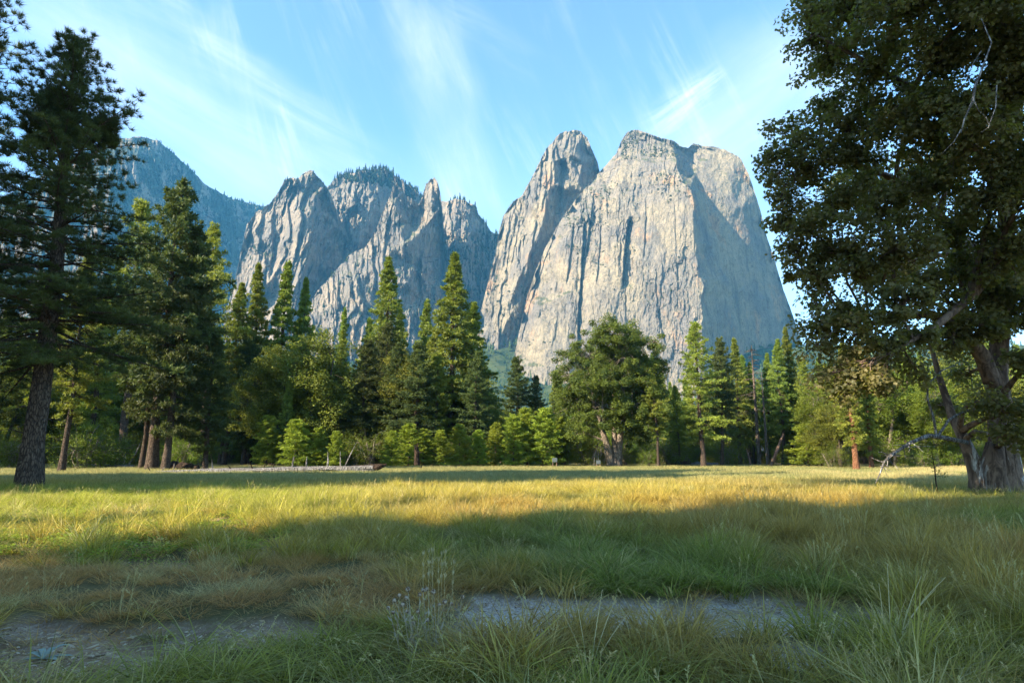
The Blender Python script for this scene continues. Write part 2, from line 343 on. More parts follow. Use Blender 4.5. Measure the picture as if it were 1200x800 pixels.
# ------------------------------------------------------------------ granite massifs
def granite(name, warm=0.5, dark=0.0, green=0.6, stain=0.0):
    t = NT(name)
    n0 = t.noise(t.coord('Object', (0.008, 0.008, 0.008)), 1.0, 5, 0.6)
    st = t.noise(t.coord('Object', (0.075, 0.075, 0.0055)), 1.0, 6, 0.68, 0.2)          # water streaks down the wall
    st2 = t.noise(t.coord('Object', (0.022, 0.022, 0.0030), (7, 3, 1)), 1.0, 5, 0.62, 0.3)
    fi = t.noise(t.coord('Object', (0.12, 0.12, 0.07)), 1.0, 7, 0.72)
    cr = t.noise(t.coord('Object', (0.055, 0.055, 0.020), (2, 9, 4), (0.1, 0.12, 0)), 1.0, 8, 0.7, 0.8)
    base = t.mix(t.ramp(n0, 0.36, 0.64), (0.202, 0.178, 0.148), (0.322, 0.256 + 0.010 * warm, 0.184 - 0.013 * warm))
    base = t.mix(t.math('MULTIPLY', t.ramp(st2, 0.50, 0.66), 0.55), base, (0.155, 0.15, 0.142))
    base = t.mix(t.math('MULTIPLY', t.ramp(st, 0.54, 0.72), 0.35), base, (0.10, 0.097, 0.092))
    base = t.mix(t.math('MULTIPLY', t.ramp(st, 0.46, 0.32), 0.3), base, (0.37, 0.285, 0.20))
    if stain:
        rs = t.noise(t.coord('Object', (0.011, 0.011, 0.0075), (4.1, 1.3, 2.2)), 1.0, 5, 0.6, 0.4)
        base = t.mix(t.math('MULTIPLY', t.ramp(rs, 0.575, 0.68), stain), base, (0.40, 0.25, 0.14))
    base = t.mix(t.math('MULTIPLY', t.ramp(fi, 0.53, 0.70), 0.48), base, (0.10, 0.095, 0.088))
    crack = t.math('ABSOLUTE', t.math('SUBTRACT', cr, 0.5)); base = t.mix(t.ramp(crack, 0.016, 0.0, 0.0, 0.85), base, (0.05, 0.048, 0.045))
    st3 = t.noise(t.coord('Object', (0.030, 0.030, 0.0022), (1, 5, 8)), 1.0, 4, 0.6, 0.5); base = t.mix(t.math('MULTIPLY', t.ramp(st3, 0.56, 0.66), 0.5), base, (0.085, 0.082, 0.078))
    cr2 = t.noise(t.coord('Object', (0.030, 0.030, 0.055), (12, 4, 7), (0.25, -0.35, 0.2)), 1.0, 7, 0.65, 1.2); base = t.mix(t.ramp(t.math('ABSOLUTE', t.math('SUBTRACT', cr2, 0.5)), 0.010, 0.0, 0.0, 0.7), base, (0.07, 0.066, 0.062))
    if dark: dark = t.math('MULTIPLY', t.ramp(t.noise(t.coord('Object', (0.006, 0.006, 0.009), (3, 3, 3)), 1.0, 6, 0.62), 0.56, 0.47), dark)
    if dark: base = t.mix(dark, base, (0.042, 0.055, 0.036))
    g = t.n('ShaderNodeNewGeometry'); s = t.n('ShaderNodeSeparateXYZ'); t.put(s.inputs[0], g.outputs['Normal'])
    gn = t.noise(t.coord('Object', (0.045, 0.045, 0.045)), 1.0, 6, 0.7)
    slope = t.math('ADD', s.outputs[2], t.math('MULTIPLY', t.math('SUBTRACT', gn, 0.5), 1.3))
    veg = t.mix(t.ramp(fi, 0.4, 0.6), (0.045, 0.062, 0.024), (0.115, 0.120, 0.055))
    base = t.mix(t.math('MULTIPLY', t.ramp(slope, 0.62, 0.80), green), base, veg)
    h = t.math('ADD', t.math('MULTIPLY', fi, 1.0), t.math('ADD', t.math('MULTIPLY', st, 0.15), t.math('ADD', t.math('MULTIPLY', cr, 0.6), t.math('MULTIPLY', cr2, 0.5))))
    return t.finish(t.princ(base, 0.95, t.bump(h, 0.95, 10.0), 0.08))

MASSIF = {}
def facets(x, y, seed):
    """angular blocks: every cell of a jittered grid is a small tilted plane"""
    ix, iy = np.floor(x), np.floor(y); best = np.full(x.shape, 1e9); val = np.zeros(x.shape)
    for dx in (-1, 0, 1):
        for dy in (-1, 0, 1):
            cx, cy_ = ix + dx, iy + dy
            jx = cx + _hash(cx, cy_, seed); jy = cy_ + _hash(cx, cy_, seed + 1); ex, ey = x - jx, y - jy
            d = np.abs(ex) * 1.2 + np.abs(ey) * 0.8
            h = _hash(cx, cy_, seed + 2) - 0.5; a = _hash(cx, cy_, seed + 3) - 0.5; b = _hash(cx, cy_, seed + 4) - 0.5
            v = h + 1.5 * a * ex + 0.8 * b * ey
            m = d < best; best = np.where(m, d, best); val = np.where(m, v, val)
    return val
def massif(key, label, mat, prof, base_row, pts, seed, saw=(14, 9), rough=(10, 4), jag=1.6, crev=(), step=0.9, nrow=260, lean=0.0, edges=(), zones=(), gmin=0.35):
    prof = np.array(prof, float); P = np.array(pts, float)
    xs = np.arange(prof[0, 0], prof[-1, 0] + step * 0.5, step); top = np.interp(xs, prof[:, 0], prof[:, 1])
    top = top + jag * (1.2 * fbm(xs / 9.0, xs * 0 + seed, seed, 4, 0.7) + 0.8 * np.abs(fbm(xs / 3.0, xs * 0, seed + 5, 2)))
    v = np.linspace(0, 1, nrow); PY = base_row + (top[None, :] - base_row) * v[:, None]; PX = np.repeat(xs[None, :], nrow, 0)
    # depth from hand placed sculpt points, triangulated
    co = [Vector(p[:2]) for p in P]; out = delaunay_2d_cdt(co, [tuple(e) for e in edges], [], 0, 0.0001)
    ov, of, oi = out[0], out[2], out[3]
    dep = np.array([P[o[0], 2] if len(o) else np.nan for o in oi])
    for k in range(len(dep)):
        if np.isnan(dep[k]):
            d = np.hypot(P[:, 0] - ov[k].x, P[:, 1] - ov[k].y); w = 1 / (d + 1e-3) ** 2; dep[k] = (P[:, 2] * w).sum() / w.sum()
    D = np.full(PX.shape, np.nan)
    wx = PX + 2.2 * fbm(PX / 7.0, PY / 16.0, seed + 40, 4, 0.6) + 3.5 * fbm(PX / 60.0, PY / 22.0, seed + 44, 3, 0.6); wy = PY + 3.0 * fbm(PX / 9.0, PY / 9.0, seed + 41, 3)
    wx = np.clip(wx, P[:, 0].min() + .01, P[:, 0].max() - .01); 
    for f in of:
        for q in range(1, len(f) - 1):
            a, b, c = (np.array([ov[f[i]].x, ov[f[i]].y]) for i in (0, q, q + 1)); da, db, dc = dep[f[0]], dep[f[q]], dep[f[q + 1]]
            den = (b[1] - c[1]) * (a[0] - c[0]) + (c[0] - b[0]) * (a[1] - c[1])
            if abs(den) < 1e-9: continue
            l1 = ((b[1] - c[1]) * (wx - c[0]) + (c[0] - b[0]) * (wy - c[1])) / den
            l2 = ((c[1] - a[1]) * (wx - c[0]) + (a[0] - c[0]) * (wy - c[1])) / den; l3 = 1 - l1 - l2
            m = (l1 >= -1e-6) & (l2 >= -1e-6) & (l3 >= -1e-6); D[m] = (l1 * da + l2 * db + l3 * dc)[m]
    miss = np.isnan(D)
    if miss.any():
        qx, qy = wx[miss], wy[miss]; d2 = (qx[:, None] - P[None, :, 0]) ** 2 + (qy[:, None] - P[None, :, 1]) ** 2
        w = 1 / (d2 + 1.0) ** 2; D[miss] = (w * P[None, :, 2]).sum(1) / w.sum(1)
    # ribs: fall away slowly to the left-lit side, break steeply on the right
    A, per = saw
    if A:
        for k, (pp, aa) in enumerate(((per, A), (per * 0.43, A * 0.45))):
            s = (PX + lean * (PY - base_row)) / pp + 1.3 * fbm(PX / 40.0, PY / 60.0, seed + 60 + k, 4, 0.6) + 3.3 * k
            fr = s - np.floor(s); cell = _hash(np.floor(s), np.zeros_like(s), seed + 70 + k)
            amp = aa * (0.25 + 1.2 * cell) * smooth(0.25, 0.65, vnoise(PX / 22.0, PY / 38.0, seed + 80 + k))
            D = D + amp * np.where(fr < 0.8, 0.5 - fr / 0.8, -0.5 + (fr - 0.8) / 0.2)
    gate = smooth(-0.15, 0.55, fbm(PX / 34.0, PY / 40.0, seed + 96, 3))
    for (zx, zy, zrx, zry, za) in zones: gate = gate + za * np.exp(-((PX - zx) / zrx) ** 2 - ((PY - zy) / zry) ** 2)
    q1 = fbm((PX + lean * (PY - base_row)) / 16.0, PY / 44.0, seed + 90, 5, 0.58); q2 = 1 - 2 * np.abs(fbm((PX + 1.5 * lean * PY) / 11.0, PY / 30.0, seed + 93, 4, 0.6))
    lx = PX + lean * (PY - base_row) + 2.5 * fbm(PX / 10.0, PY / 14.0, seed + 97, 4, 0.6); ly = PY + 3 * fbm(PX / 12.0, PY / 12.0, seed + 98, 3)
    D = D + rough[0] * (1.2 * q1 + 0.5 * gate * q2 + 0.35 * fbm(PX / 13.0, PY / 9.0, seed + 91, 5, 0.6))
    D = D + rough[0] * (gmin + 1.2 * gate) * (1.3 * facets(lx / 15.0, ly / 42.0, seed + 110) + 0.75 * facets(lx / 6.5, ly / 17.0, seed + 120))
    D = D + rough[1] * (gmin + 0.9 * gate) * (1.2 * facets(lx / 3.2, ly / 8.0, seed + 130) + 0.6 * fbm(PX / 2.6, PY / 4.0, seed + 92, 4, 0.65))
    for (line, amp, w) in crev:
        L = np.array(line, float); xl = np.interp(PY, L[:, 1], L[:, 0]) + 1.2 * fbm(PY / 9.0, PY * 0, seed + 95, 3)
        s = PX - xl; inr = smooth(L[0, 1] - 6, L[0, 1] + 6, PY) * (1 - smooth(L[-1, 1] - 6, L[-1, 1] + 6, PY))
        D = D + amp * inr * smooth(-0.6, 0.8, s) * np.exp(-np.maximum(s, 0) / w)
    X0, Z0 = np.vectorize(ray)(PX, PY)
    V = np.stack([X0 * D, D, EYE + Z0 * D], -1)
    # back of the mountain: rounds over behind the skyline and falls to the valley
    topv = V[-1]; back = []
    for dy, fz in ((12, 0.995), (45, 0.96), (140, 0.85), (320, 0.55), (560, 0.0)):
        b = topv.copy(); b[:, 1] += dy; zb = V[0, :, 2].min() - 120; b[:, 2] = zb + (topv[:, 2] - zb) * fz; back.append(b)
    V = np.concatenate([V, np.array(back)]); nr = len(V); nc = len(xs)
    i = np.arange(nr - 1)[:, None] * nc; j = np.arange(nc - 1)[None, :]
    f = np.stack([i + j, i + j + 1, i + nc + j + 1, i + nc + j], -1).reshape(-1, 4)
    me = mesh_np('mountain', V.reshape(-1, 3), [f], mat, None, False)
    o = tag(link('mountain', me), label, None, None, 'structure')
    MASSIF[key] = (PX, PY, V[:nrow], xs, top)
    return o
G_main = granite('granite_pale', 0.9, 0.0, 0.85, 0.8); G_grey = granite('granite_grey', 0.2, 0.0, 0.8, 0.15); G_far = granite('granite_far', 0.2, 0.92, 0.95)

# far left mountain, mostly turned away from the sun
massif('far', 'dark blue wooded mountain far behind the left pines', G_far,
       [(-260, 330), (-60, 262), (20, 222), (60, 198), (100, 176), (120, 168), (140, 162), (165, 160), (185, 164), (205, 181), (225, 200), (240, 216), (252, 222), (268, 232), (290, 237), (315, 243), (350, 256)], 420,
       [(-260, 330, 2500), (-260, 420, 2300), (20, 240, 2650), (20, 420, 2350), (118, 170, 2700), (150, 162, 2780), (185, 165, 2900), (125, 215, 2500), (150, 222, 2560), (165, 205, 2650), (182, 222, 2720), (150, 300, 2520), (120, 300, 2450), (120, 420, 2300),
        (205, 260, 2950), (230, 205, 3250), (250, 225, 3420), (300, 240, 3700), (250, 300, 3150), (300, 330, 3350), (350, 258, 3900), (350, 420, 3300), (230, 420, 2750), (190, 190, 2820), (135, 185, 2600), (160, 180, 2680)], 11, (26, 13), (34, 14), 1.5, step=1.1, nrow=200)
# wooded back ridge of the middle group
massif('ridge', 'wooded back ridge with lit granite shoulder between the spires and the high tower', G_grey,
       [(360, 245), (375, 236), (385, 216), (392, 209), (405, 203), (420, 201), (435, 198), (448, 197), (460, 203), (470, 210), (480, 218), (490, 226), (500, 233), (517, 236), (523, 235), (532, 232), (545, 234), (555, 239), (562, 252), (570, 263), (578, 271), (592, 284), (612, 300), (640, 315)], 440,
       [(360, 250, 2420), (360, 440, 2150), (385, 222, 2380), (405, 206, 2400), (448, 200, 2420), (472, 213, 2470), (492, 230, 2500), (398, 300, 2290), (412, 240, 2270), (420, 215, 2330), (415, 300, 2220), (440, 240, 2290), (444, 300, 2330), (460, 260, 2430), (420, 440, 2100),
        (518, 240, 2420), (532, 234, 2330), (545, 237, 2330), (530, 270, 2230), (548, 272, 2260), (553, 250, 2350), (565, 262, 2440), (580, 275, 2520), (545, 300, 2190), (570, 300, 2420), (560, 330, 2330), (540, 330, 2130), (575, 350, 2400), (520, 440, 2010), (600, 300, 2620), (600, 440, 2260), (640, 320, 2650), (640, 440, 2300)], 23, (30, 15), (24, 11), 2.2, lean=0.1)
massif('block', 'ribbed grey granite block at the left end of the middle rocks', G_grey,
       [(262, 372), (270, 345), (276, 325), (283, 292), (289, 264), (298, 250), (308, 244), (318, 236), (326, 224), (333, 212), (341, 206), (349, 208), (356, 203), (366, 199), (373, 208), (380, 214), (387, 226), (394, 244), (402, 262), (410, 285), (420, 310), (432, 345)], 450,
       [(262, 372, 2080), (262, 450, 2020), (272, 345, 2060), (283, 295, 2080), (299, 252, 2100), (296, 290, 2030), (300, 340, 1965), (296, 450, 1900), (318, 240, 2110), (308, 300, 1990), (314, 330, 1965), (322, 300, 2050), (318, 345, 2010), (331, 262, 2030), (338, 235, 2060), (342, 207, 2100), (352, 230, 2090), (356, 206, 2100), (368, 201, 2110), (380, 216, 2150),
        (330, 320, 1950), (338, 290, 1960), (350, 262, 1975), (357, 250, 1990), (362, 262, 1995), (361, 285, 1965), (354, 320, 1915), (343, 355, 1880), (335, 450, 1820), (366, 245, 2040), (378, 245, 2160), (382, 275, 2150), (374, 310, 2090), (362, 345, 2020), (398, 262, 2240), (405, 300, 2260), (385, 340, 2160), (432, 350, 2330), (432, 450, 2200), (370, 450, 1980)], 31, (30, 16), (24, 11), 2.8, lean=0.28)
massif('spire', 'jagged granite buttress with a slim pointed spire in the middle rocks', G_grey,
       [(344, 425), (350, 398), (358, 372), (364, 352), (378, 334), (395, 314), (412, 297), (428, 289), (440, 271), (448, 251), (455, 233), (461, 217), (465, 213), (470, 221), (476, 229), (484, 233), (491, 240), (495, 229), (499, 217), (504, 210), (509, 207), (513, 213), (516, 226), (518, 246), (521, 280), (523, 340), (526, 410)], 470,
       [(344, 425, 1880), (344, 470, 1850), (364, 354, 1890), (395, 316, 1930), (440, 273, 1965), (455, 236, 2000), (464, 215, 2030), (461, 240, 1970), (462, 262, 1940), (450, 300, 1880), (472, 255, 1960), (476, 285, 1900), (478, 330, 1860), (482, 380, 1820), (485, 470, 1780), (430, 320, 1860), (420, 350, 1815), (410, 330, 1850), (436, 350, 1850), (452, 335, 1850), (455, 370, 1850), (440, 400, 1790), (400, 400, 1760), (380, 470, 1700), (370, 400, 1790),
        (470, 225, 2045), (474, 245, 2040), (484, 262, 2050), (492, 245, 2075), (497, 232, 2030), (505, 214, 2030), (512, 218, 2010), (513, 245, 1985), (500, 265, 2000), (511, 300, 2075), (488, 310, 1965), (490, 350, 1935), (514, 350, 2050), (518, 470, 2010), (518, 248, 2060), (521, 300, 2120), (526, 410, 2090), (526, 470, 2060)], 43, (22, 15), (22, 10), 2.2, step=0.7)
massif('tower', 'tall pale granite tower with a rounded top left of the great cliff', G_main,
       [(556, 400), (562, 368), (568, 345), (575, 318), (581, 295), (585, 268), (590, 252), (597, 241), (605, 233), (612, 228), (618, 216), (625, 205), (632, 190), (640, 173), (648, 165), (656, 157), (664, 153), (672, 152), (681, 154), (688, 161), (694, 176), (700, 190), (704, 206), (708, 224), (716, 250), (730, 290)], 480,
       [(556, 400, 1930), (556, 480, 1900), (567, 350, 1940), (575, 318, 1985), (583, 285, 2030), (592, 252, 2060), (590, 280, 1985), (588, 310, 1950), (597, 255, 2010), (606, 236, 2040), (605, 270, 1965), (613, 230, 1990), (632, 192, 2010), (648, 167, 2040), (648, 190, 1975), (640, 225, 1935), (636, 262, 1905), (620, 300, 1875), (605, 330, 1860), (598, 370, 1840), (590, 480, 1780),
        (650, 215, 1960), (655, 195, 2030), (657, 230, 2010), (650, 265, 1985), (642, 300, 1960), (625, 335, 1930), (612, 380, 1900), (610, 480, 1880), (668, 155, 2050), (664, 185, 2000), (662, 220, 1975), (672, 180, 1980), (676, 215, 1985), (682, 158, 2060), (684, 190, 2020), (690, 225, 2010), (697, 190, 2080), (702, 215, 2120), (680, 260, 2020), (716, 255, 2160), (730, 295, 2180), (730, 480, 2100), (575, 365, 1900), (583, 400, 1860)], 57, (16, 14), (10, 5.5), 1.6, lean=0.12,
       crev=[([(652, 172), (657, 200), (653, 225), (648, 262)], 26, 7), ([(628, 262), (622, 300), (610, 345)], 20, 8), ([(599, 245), (594, 280), (590, 310)], 16, 4)])
massif('great', 'huge pale granite cliff with a sharp edge and a shaded right wall', G_main,
       [(590, 478), (598, 446), (604, 408), (618, 346), (628, 316), (640, 288), (660, 253), (676, 232), (690, 216), (702, 202), (712, 190), (722, 180), (728, 165), (735, 155), (745, 152), (757, 155), (766, 158), (775, 162), (790, 165), (798, 171), (806, 173), (812, 168), (822, 170), (838, 172), (848, 175), (858, 179), (868, 186), (878, 205), (884, 224), (891, 246), (898, 274), (907, 302), (918, 338), (930, 372), (942, 410), (955, 450), (962, 480)], 490,
       [(590, 478, 1790), (590, 490, 1790), (604, 410, 1775), (618, 350, 1800), (640, 290, 1825), (660, 255, 1860), (690, 218, 1905), (703, 203, 1940), (612, 430, 1690), (630, 360, 1720), (655, 295, 1750), (680, 255, 1790), (640, 430, 1640), (640, 490, 1615), (700, 430, 1625), (700, 490, 1600), (760, 430, 1622), (760, 490, 1595), (826, 440, 1590), (828, 490, 1570),
        (675, 340, 1695), (720, 330, 1672), (765, 330, 1665), (821, 330, 1645), (700, 280, 1745), (720, 235, 1795), (755, 250, 1735), (790, 230, 1725), (730, 190, 1880), (745, 155, 1985), (736, 158, 1975), (760, 170, 1925), (775, 166, 1925), (788, 172, 1880), (752, 190, 1850), (780, 190, 1825), (793, 192, 1790),
        (796, 207, 1770), (801, 212, 1745), (806, 222, 1712), (811, 222, 1700), (813, 250, 1690), (815, 280, 1675), (817, 300, 1665), (824, 380, 1615),
        (800, 177, 1965), (802, 190, 1905), (808, 180, 1990), (813, 205, 1890), (823, 228, 1840), (836, 265, 1815), (848, 305, 1810), (860, 350, 1815), (870, 400, 1820), (878, 450, 1825), (880, 490, 1825),
        (815, 172, 1995), (838, 176, 1975), (858, 182, 1968), (850, 215, 1890), (868, 240, 1878), (880, 280, 1872), (893, 330, 1880), (907, 380, 1890), (925, 430, 1900), (940, 490, 1905), (868, 190, 1968), (884, 228, 1950), (898, 278, 1945), (918, 342, 1950), (942, 412, 1950), (962, 482, 1960), (962, 490, 1960)], 71, (4, 23), (3.4, 2.4), 1.2, step=0.8, nrow=330, lean=0.04,
       crev=[([(736, 258), (732, 290), (729, 335)], 44, 8), ([(694, 240), (690, 270), (686, 300)], 22, 8), ([(684, 262), (682, 300), (680, 340), (677, 380), (676, 432)], 34, 5), ([(672, 262), (668, 300), (664, 330)], 14, 3), ([(704, 262), (702, 300), (699, 330)], 14, 3), ([(812, 240), (814, 300)], 5, 2), ([(745, 380), (750, 420), (748, 450)], 8, 2), ([(757, 236), (756, 270), (754, 300)], 9, 3), ([(733, 330), (734, 400), (735, 440)], 8, 2), ([(655, 262), (640, 300), (622, 355), (610, 400)], 10, 5), ([(768, 330), (772, 372), (778, 400)], 8, 3), ([(790, 235), (792, 290), (795, 360)], 5, 2)],
       zones=[(688, 268, 16, 36, 3.2), (676, 380, 6, 60, 2.0), (730, 285, 9, 40, 3.0), (782, 218, 20, 14, 1.8), (752, 166, 36, 12, 1.6), (700, 236, 30, 14, 1.6), (800, 300, 10, 60, 0.8)], gmin=0.2)

# ------------------------------------------------------------------ instanced cover (only for what nobody could count)
def scatter(name, P, rot, scl, idx, tint, coll):
    me = mesh_np(name, P, [], None, {'rot': ('FLOAT_VECTOR', rot), 'scl': ('FLOAT_VECTOR', scl), 'idx': ('INT', idx), 'tint3': ('FLOAT_VECTOR', tint)})
    o = link(name, me)
    ng = bpy.data.node_groups.new(name + '_spread', 'GeometryNodeTree')
    ng.interface.new_socket('Geometry', in_out='INPUT', socket_type='NodeSocketGeometry'); ng.interface.new_socket('Geometry', in_out='OUTPUT', socket_type='NodeSocketGeometry')
    gi, go = ng.nodes.new('NodeGroupInput'), ng.nodes.new('NodeGroupOutput')
    ip = ng.nodes.new('GeometryNodeInstanceOnPoints'); ci = ng.nodes.new('GeometryNodeCollectionInfo')
    ci.inputs['Collection'].default_value = coll; ci.inputs['Separate Children'].default_value = True; ci.inputs['Reset Children'].default_value = True
    ip.inputs['Pick Instance'].default_value = True
    def na(nm, typ):
        n = ng.nodes.new('GeometryNodeInputNamedAttribute'); n.data_type = typ; n.inputs[0].default_value = nm; return n.outputs[0]
    er = ng.nodes.new('FunctionNodeEulerToRotation')
    L = ng.links.new
    L(gi.outputs[0], ip.inputs['Points']); L(ci.outputs[0], ip.inputs['Instance']); L(na('idx', 'INT'), ip.inputs['Instance Index'])
    L(na('rot', 'FLOAT_VECTOR'), er.inputs[0]); L(er.outputs[0], ip.inputs['Rotation']); L(na('scl', 'FLOAT_VECTOR'), ip.inputs['Scale'])
    L(ip.outputs[0], go.inputs[0])
    md = o.modifiers.new('spread', 'NODES'); md.node_group = ng
    return o
def source_coll(name, meshes):
    c = bpy.data.collections.new(name)
    for i, me in enumerate(meshes): c.objects.link(bpy.data.objects.new('%s_%02d' % (name, i), me))
    return c
def far_conifer(seed):
    r = np.random.default_rng(seed); g = Geo(); n = 9; tiers = 10
    for k in range(tiers):
        z0 = 0.06 + 0.94 * k / tiers; rad = 0.17 * (1 - (k / tiers)) ** 0.85 + 0.012; zt = min(1.0, z0 + 0.22)
        th = np.arange(n) / n * 2 * math.pi + r.random() * 6; rr = rad * r.uniform(0.5, 1.25, n)
        ring = np.stack([rr * np.cos(th), rr * np.sin(th), z0 + r.uniform(-0.03, 0.03, n)], -1); v = np.vstack([ring, [[0, 0, zt]]])
        f = np.stack([np.arange(n), (np.arange(n) + 1) % n, np.full(n, n)], -1); g.add(v, None, f, r.random())
    g.tube([(0, 0, -0.1), (0, 0, 0.9)], [0.014, 0.006], 4)
    return g.mesh('far_conifer', M_farfol)
def far_shrub(seed):
    r = np.random.default_rng(seed); g = Geo()
    for k in range(7):
        c = r.normal(0, 0.28, 3); c[2] = abs(c[2]) + 0.2; d = r.normal(0, 1, (26, 3)); d /= np.linalg.norm(d, axis=1)[:, None]
        p = c + d * 0.26 * r.uniform(0.6, 1.2, (26, 1)); a = r.normal(0, 0.13, (26, 3)); b = r.normal(0, 0.13, (26, 3))
        v = np.stack([p, p + a, p + b], 1).reshape(-1, 3); g.add(v, None, np.arange(78).reshape(-1, 3), r.random())
    return g.mesh('far_shrub', M_farfol)
def far_fol():
    t = NT('far_forest_needles'); q = t.n('ShaderNodeAttribute', attribute_type='INSTANCER', attribute_name='tint3')
    c = t.mix(t.attr('tint'), (0.55, 0.55, 0.55), (1.25, 1.25, 1.25)); c = t.mix(1.0, q.outputs['Color'], c, 'MULTIPLY')
    return t.finish(t.princ(c, 0.8, None, 0.1))
M_farfol = far_fol()
C_far = source_coll('far_tree_shapes', [far_conifer(1), far_conifer(2), far_conifer(3), far_shrub(4), far_shrub(5)])
RNG = np.random.default_rng(5)
def massif_points(key, poly, n, seed, thr=None):
    """random points on a massif inside a picture-plane polygon"""
    PX, PY, V, xs, top = MASSIF[key]; r = np.random.default_rng(seed); poly = np.array(poly, float)
    m = np.zeros(PX.shape, bool); j = len(poly) - 1
    for i in range(len(poly)):
        (xi, yi), (xj, yj) = poly[i], poly[j]
        c = ((yi > PY) != (yj > PY)) & (PX < (xj - xi) * (PY - yi) / (yj - yi + 1e-9) + xi); m ^= c; j = i
    if thr is not None:
        nx = fbm(PX / 14.0, PY / 10.0, seed, 4); m &= nx > thr
    k = np.flatnonzero(m.ravel())
    if len(k) == 0: return np.zeros((0, 3))
    k = r.choice(k, min(n, len(k)), replace=False); return V.reshape(-1, 3)[k]
def top_points(key, x0, x1, n, seed, dy=14):
    PX, PY, V, xs, top = MASSIF[key]; r = np.random.default_rng(seed)
    k = np.flatnonzero((xs >= x0) & (xs <= x1)); w = smooth(-0.25, 0.5, fbm(xs[k] / 9.0, xs[k] * 0 + 3, seed, 3)) + 0.06; k = r.choice(k, n, p=w / w.sum()); rows = len(V) - 1 - r.integers(0, 7, n)
    p = V[rows, k].copy(); p[:, 1] += r.uniform(0, dy, n); return p
def cover(name, label, P, hs, seed, cols, shrub=0.0, kindlabel='forest'):
    r = np.random.default_rng(seed); n = len(P)
    if n == 0: return
    h = hs[0] * 0.7 + (hs[1] * 1.1 - hs[0] * 0.7) * r.random(n) ** 1.6; w = h * r.uniform(0.75, 1.25, n)
    idx = r.integers(0, 3, n); sh = r.random(n) < shrub; idx = np.where(sh, r.integers(3, 5, n), idx); h = np.where(sh, h * 0.40, h); w = np.where(sh, h * 1.3, w)
    rot = np.stack([r.normal(0, 0.04, n), r.normal(0, 0.04, n), r.uniform(0, 6.28, n)], -1)
    a, b = np.array(cols[0]), np.array(cols[1]); u = r.random((n, 1)); tint = a + (b - a) * u
    P = P.copy(); P[:, 2] -= 0.6
    o = scatter(name, P, rot, np.stack([w, w, h], -1), idx, tint, C_far); tag(o, label, 'forest', None, 'stuff')
GR = ((0.022, 0.040, 0.016), (0.060, 0.082, 0.026)); GR2 = ((0.018, 0.032, 0.016), (0.042, 0.060, 0.022)); YG = ((0.045, 0.075, 0.02), (0.10, 0.125, 0.03))
cover('forest', 'thin fringe and patches of conifers on the dark far left mountain', np.vstack([top_points('far', 120, 350, 240, 1, 30), massif_points('far', [(250, 225), (350, 258), (350, 420), (200, 420), (120, 330), (190, 260)], 1900, 2), massif_points('far', [(110, 165), (250, 225), (200, 290), (110, 330)], 700, 3, -0.05)]), (14, 30), 1, GR2, 0.25)
cover('forest', 'conifers fringing the wooded back ridge and filling the gully beside the pale tower', np.vstack([top_points('ridge', 383, 500, 300, 4, 40), top_points('ridge', 522, 612, 90, 5, 40), massif_points('ridge', [(400, 199), (450, 196), (488, 226), (486, 240), (455, 222), (430, 214), (405, 216)], 420, 6), massif_points('ridge', [(520, 285), (548, 280), (570, 265), (615, 300), (615, 440), (520, 440)], 1500, 7)]), (14, 32), 2, GR2, 0.1)
cover('forest', 'scattered conifers on the ledges of the grey middle rocks', np.vstack([top_points('block', 300, 385, 30, 8), massif_points('block', [(275, 330), (320, 240), (372, 205), (380, 230), (330, 320), (290, 380)], 90, 9, 0.1), massif_points('block', [(360, 360), (430, 330), (432, 450), (350, 450)], 260, 10),
      massif_points('spire', [(360, 400), (395, 320), (440, 290), (480, 300), (485, 430), (360, 450)], 170, 12, 0.02), massif_points('spire', [(485, 360), (525, 340), (526, 470), (480, 470)], 130, 13), top_points('spire', 366, 440, 16, 14)]), (8, 24), 3, GR, 0.45)
cover('scrub', 'green scrub and small trees on the ledges and top of the great pale cliff', np.vstack([top_points('great', 728, 812, 60, 15, 30), top_points('great', 640, 726, 16, 16), top_points('great', 815, 870, 12, 17), massif_points('great', [(726, 170), (740, 153), (790, 166), (796, 186), (760, 184), (730, 188)], 320, 18, -0.1), massif_points('great', [(655, 268), (700, 208), (725, 215), (700, 262), (672, 300)], 190, 19, 0.0),
      massif_points('great', [(672, 250), (740, 245), (740, 300), (676, 330)], 110, 20, 0.08), massif_points('great', [(765, 205), (800, 205), (815, 232), (775, 240)], 90, 21, 0.0), massif_points('great', [(605, 430), (640, 300), (800, 250), (825, 440)], 130, 22, 0.2)]), (5, 13), 4, ((0.05, 0.065, 0.028), (0.12, 0.13, 0.05)), 0.85)
cover('scrub', 'small trees clinging to the shoulders of the tall pale tower', np.vstack([top_points('tower', 566, 640, 18, 25), top_points('tower', 690, 712, 6, 26), massif_points('tower', [(565, 352), (600, 300), (625, 330), (600, 440), (556, 440)], 150, 27, 0.02)]), (7, 18), 5, GR, 0.6)
def slope_forest():
    r = np.random.default_rng(77); n = 9000
    px = r.uniform(-250, 1250, n); Y = r.uniform(1290, 2000, n); X = np.array([ray(a, 500)[0] for a in px]) * Y
    P = np.stack([X, Y, ground_z(X, Y)], -1)
    cover('forest', 'hazy conifer forest climbing the talus below the granite cliffs', P, (12, 30), 6, ((0.03, 0.055, 0.018), (0.085, 0.115, 0.03)), 0.3)
slope_forest()
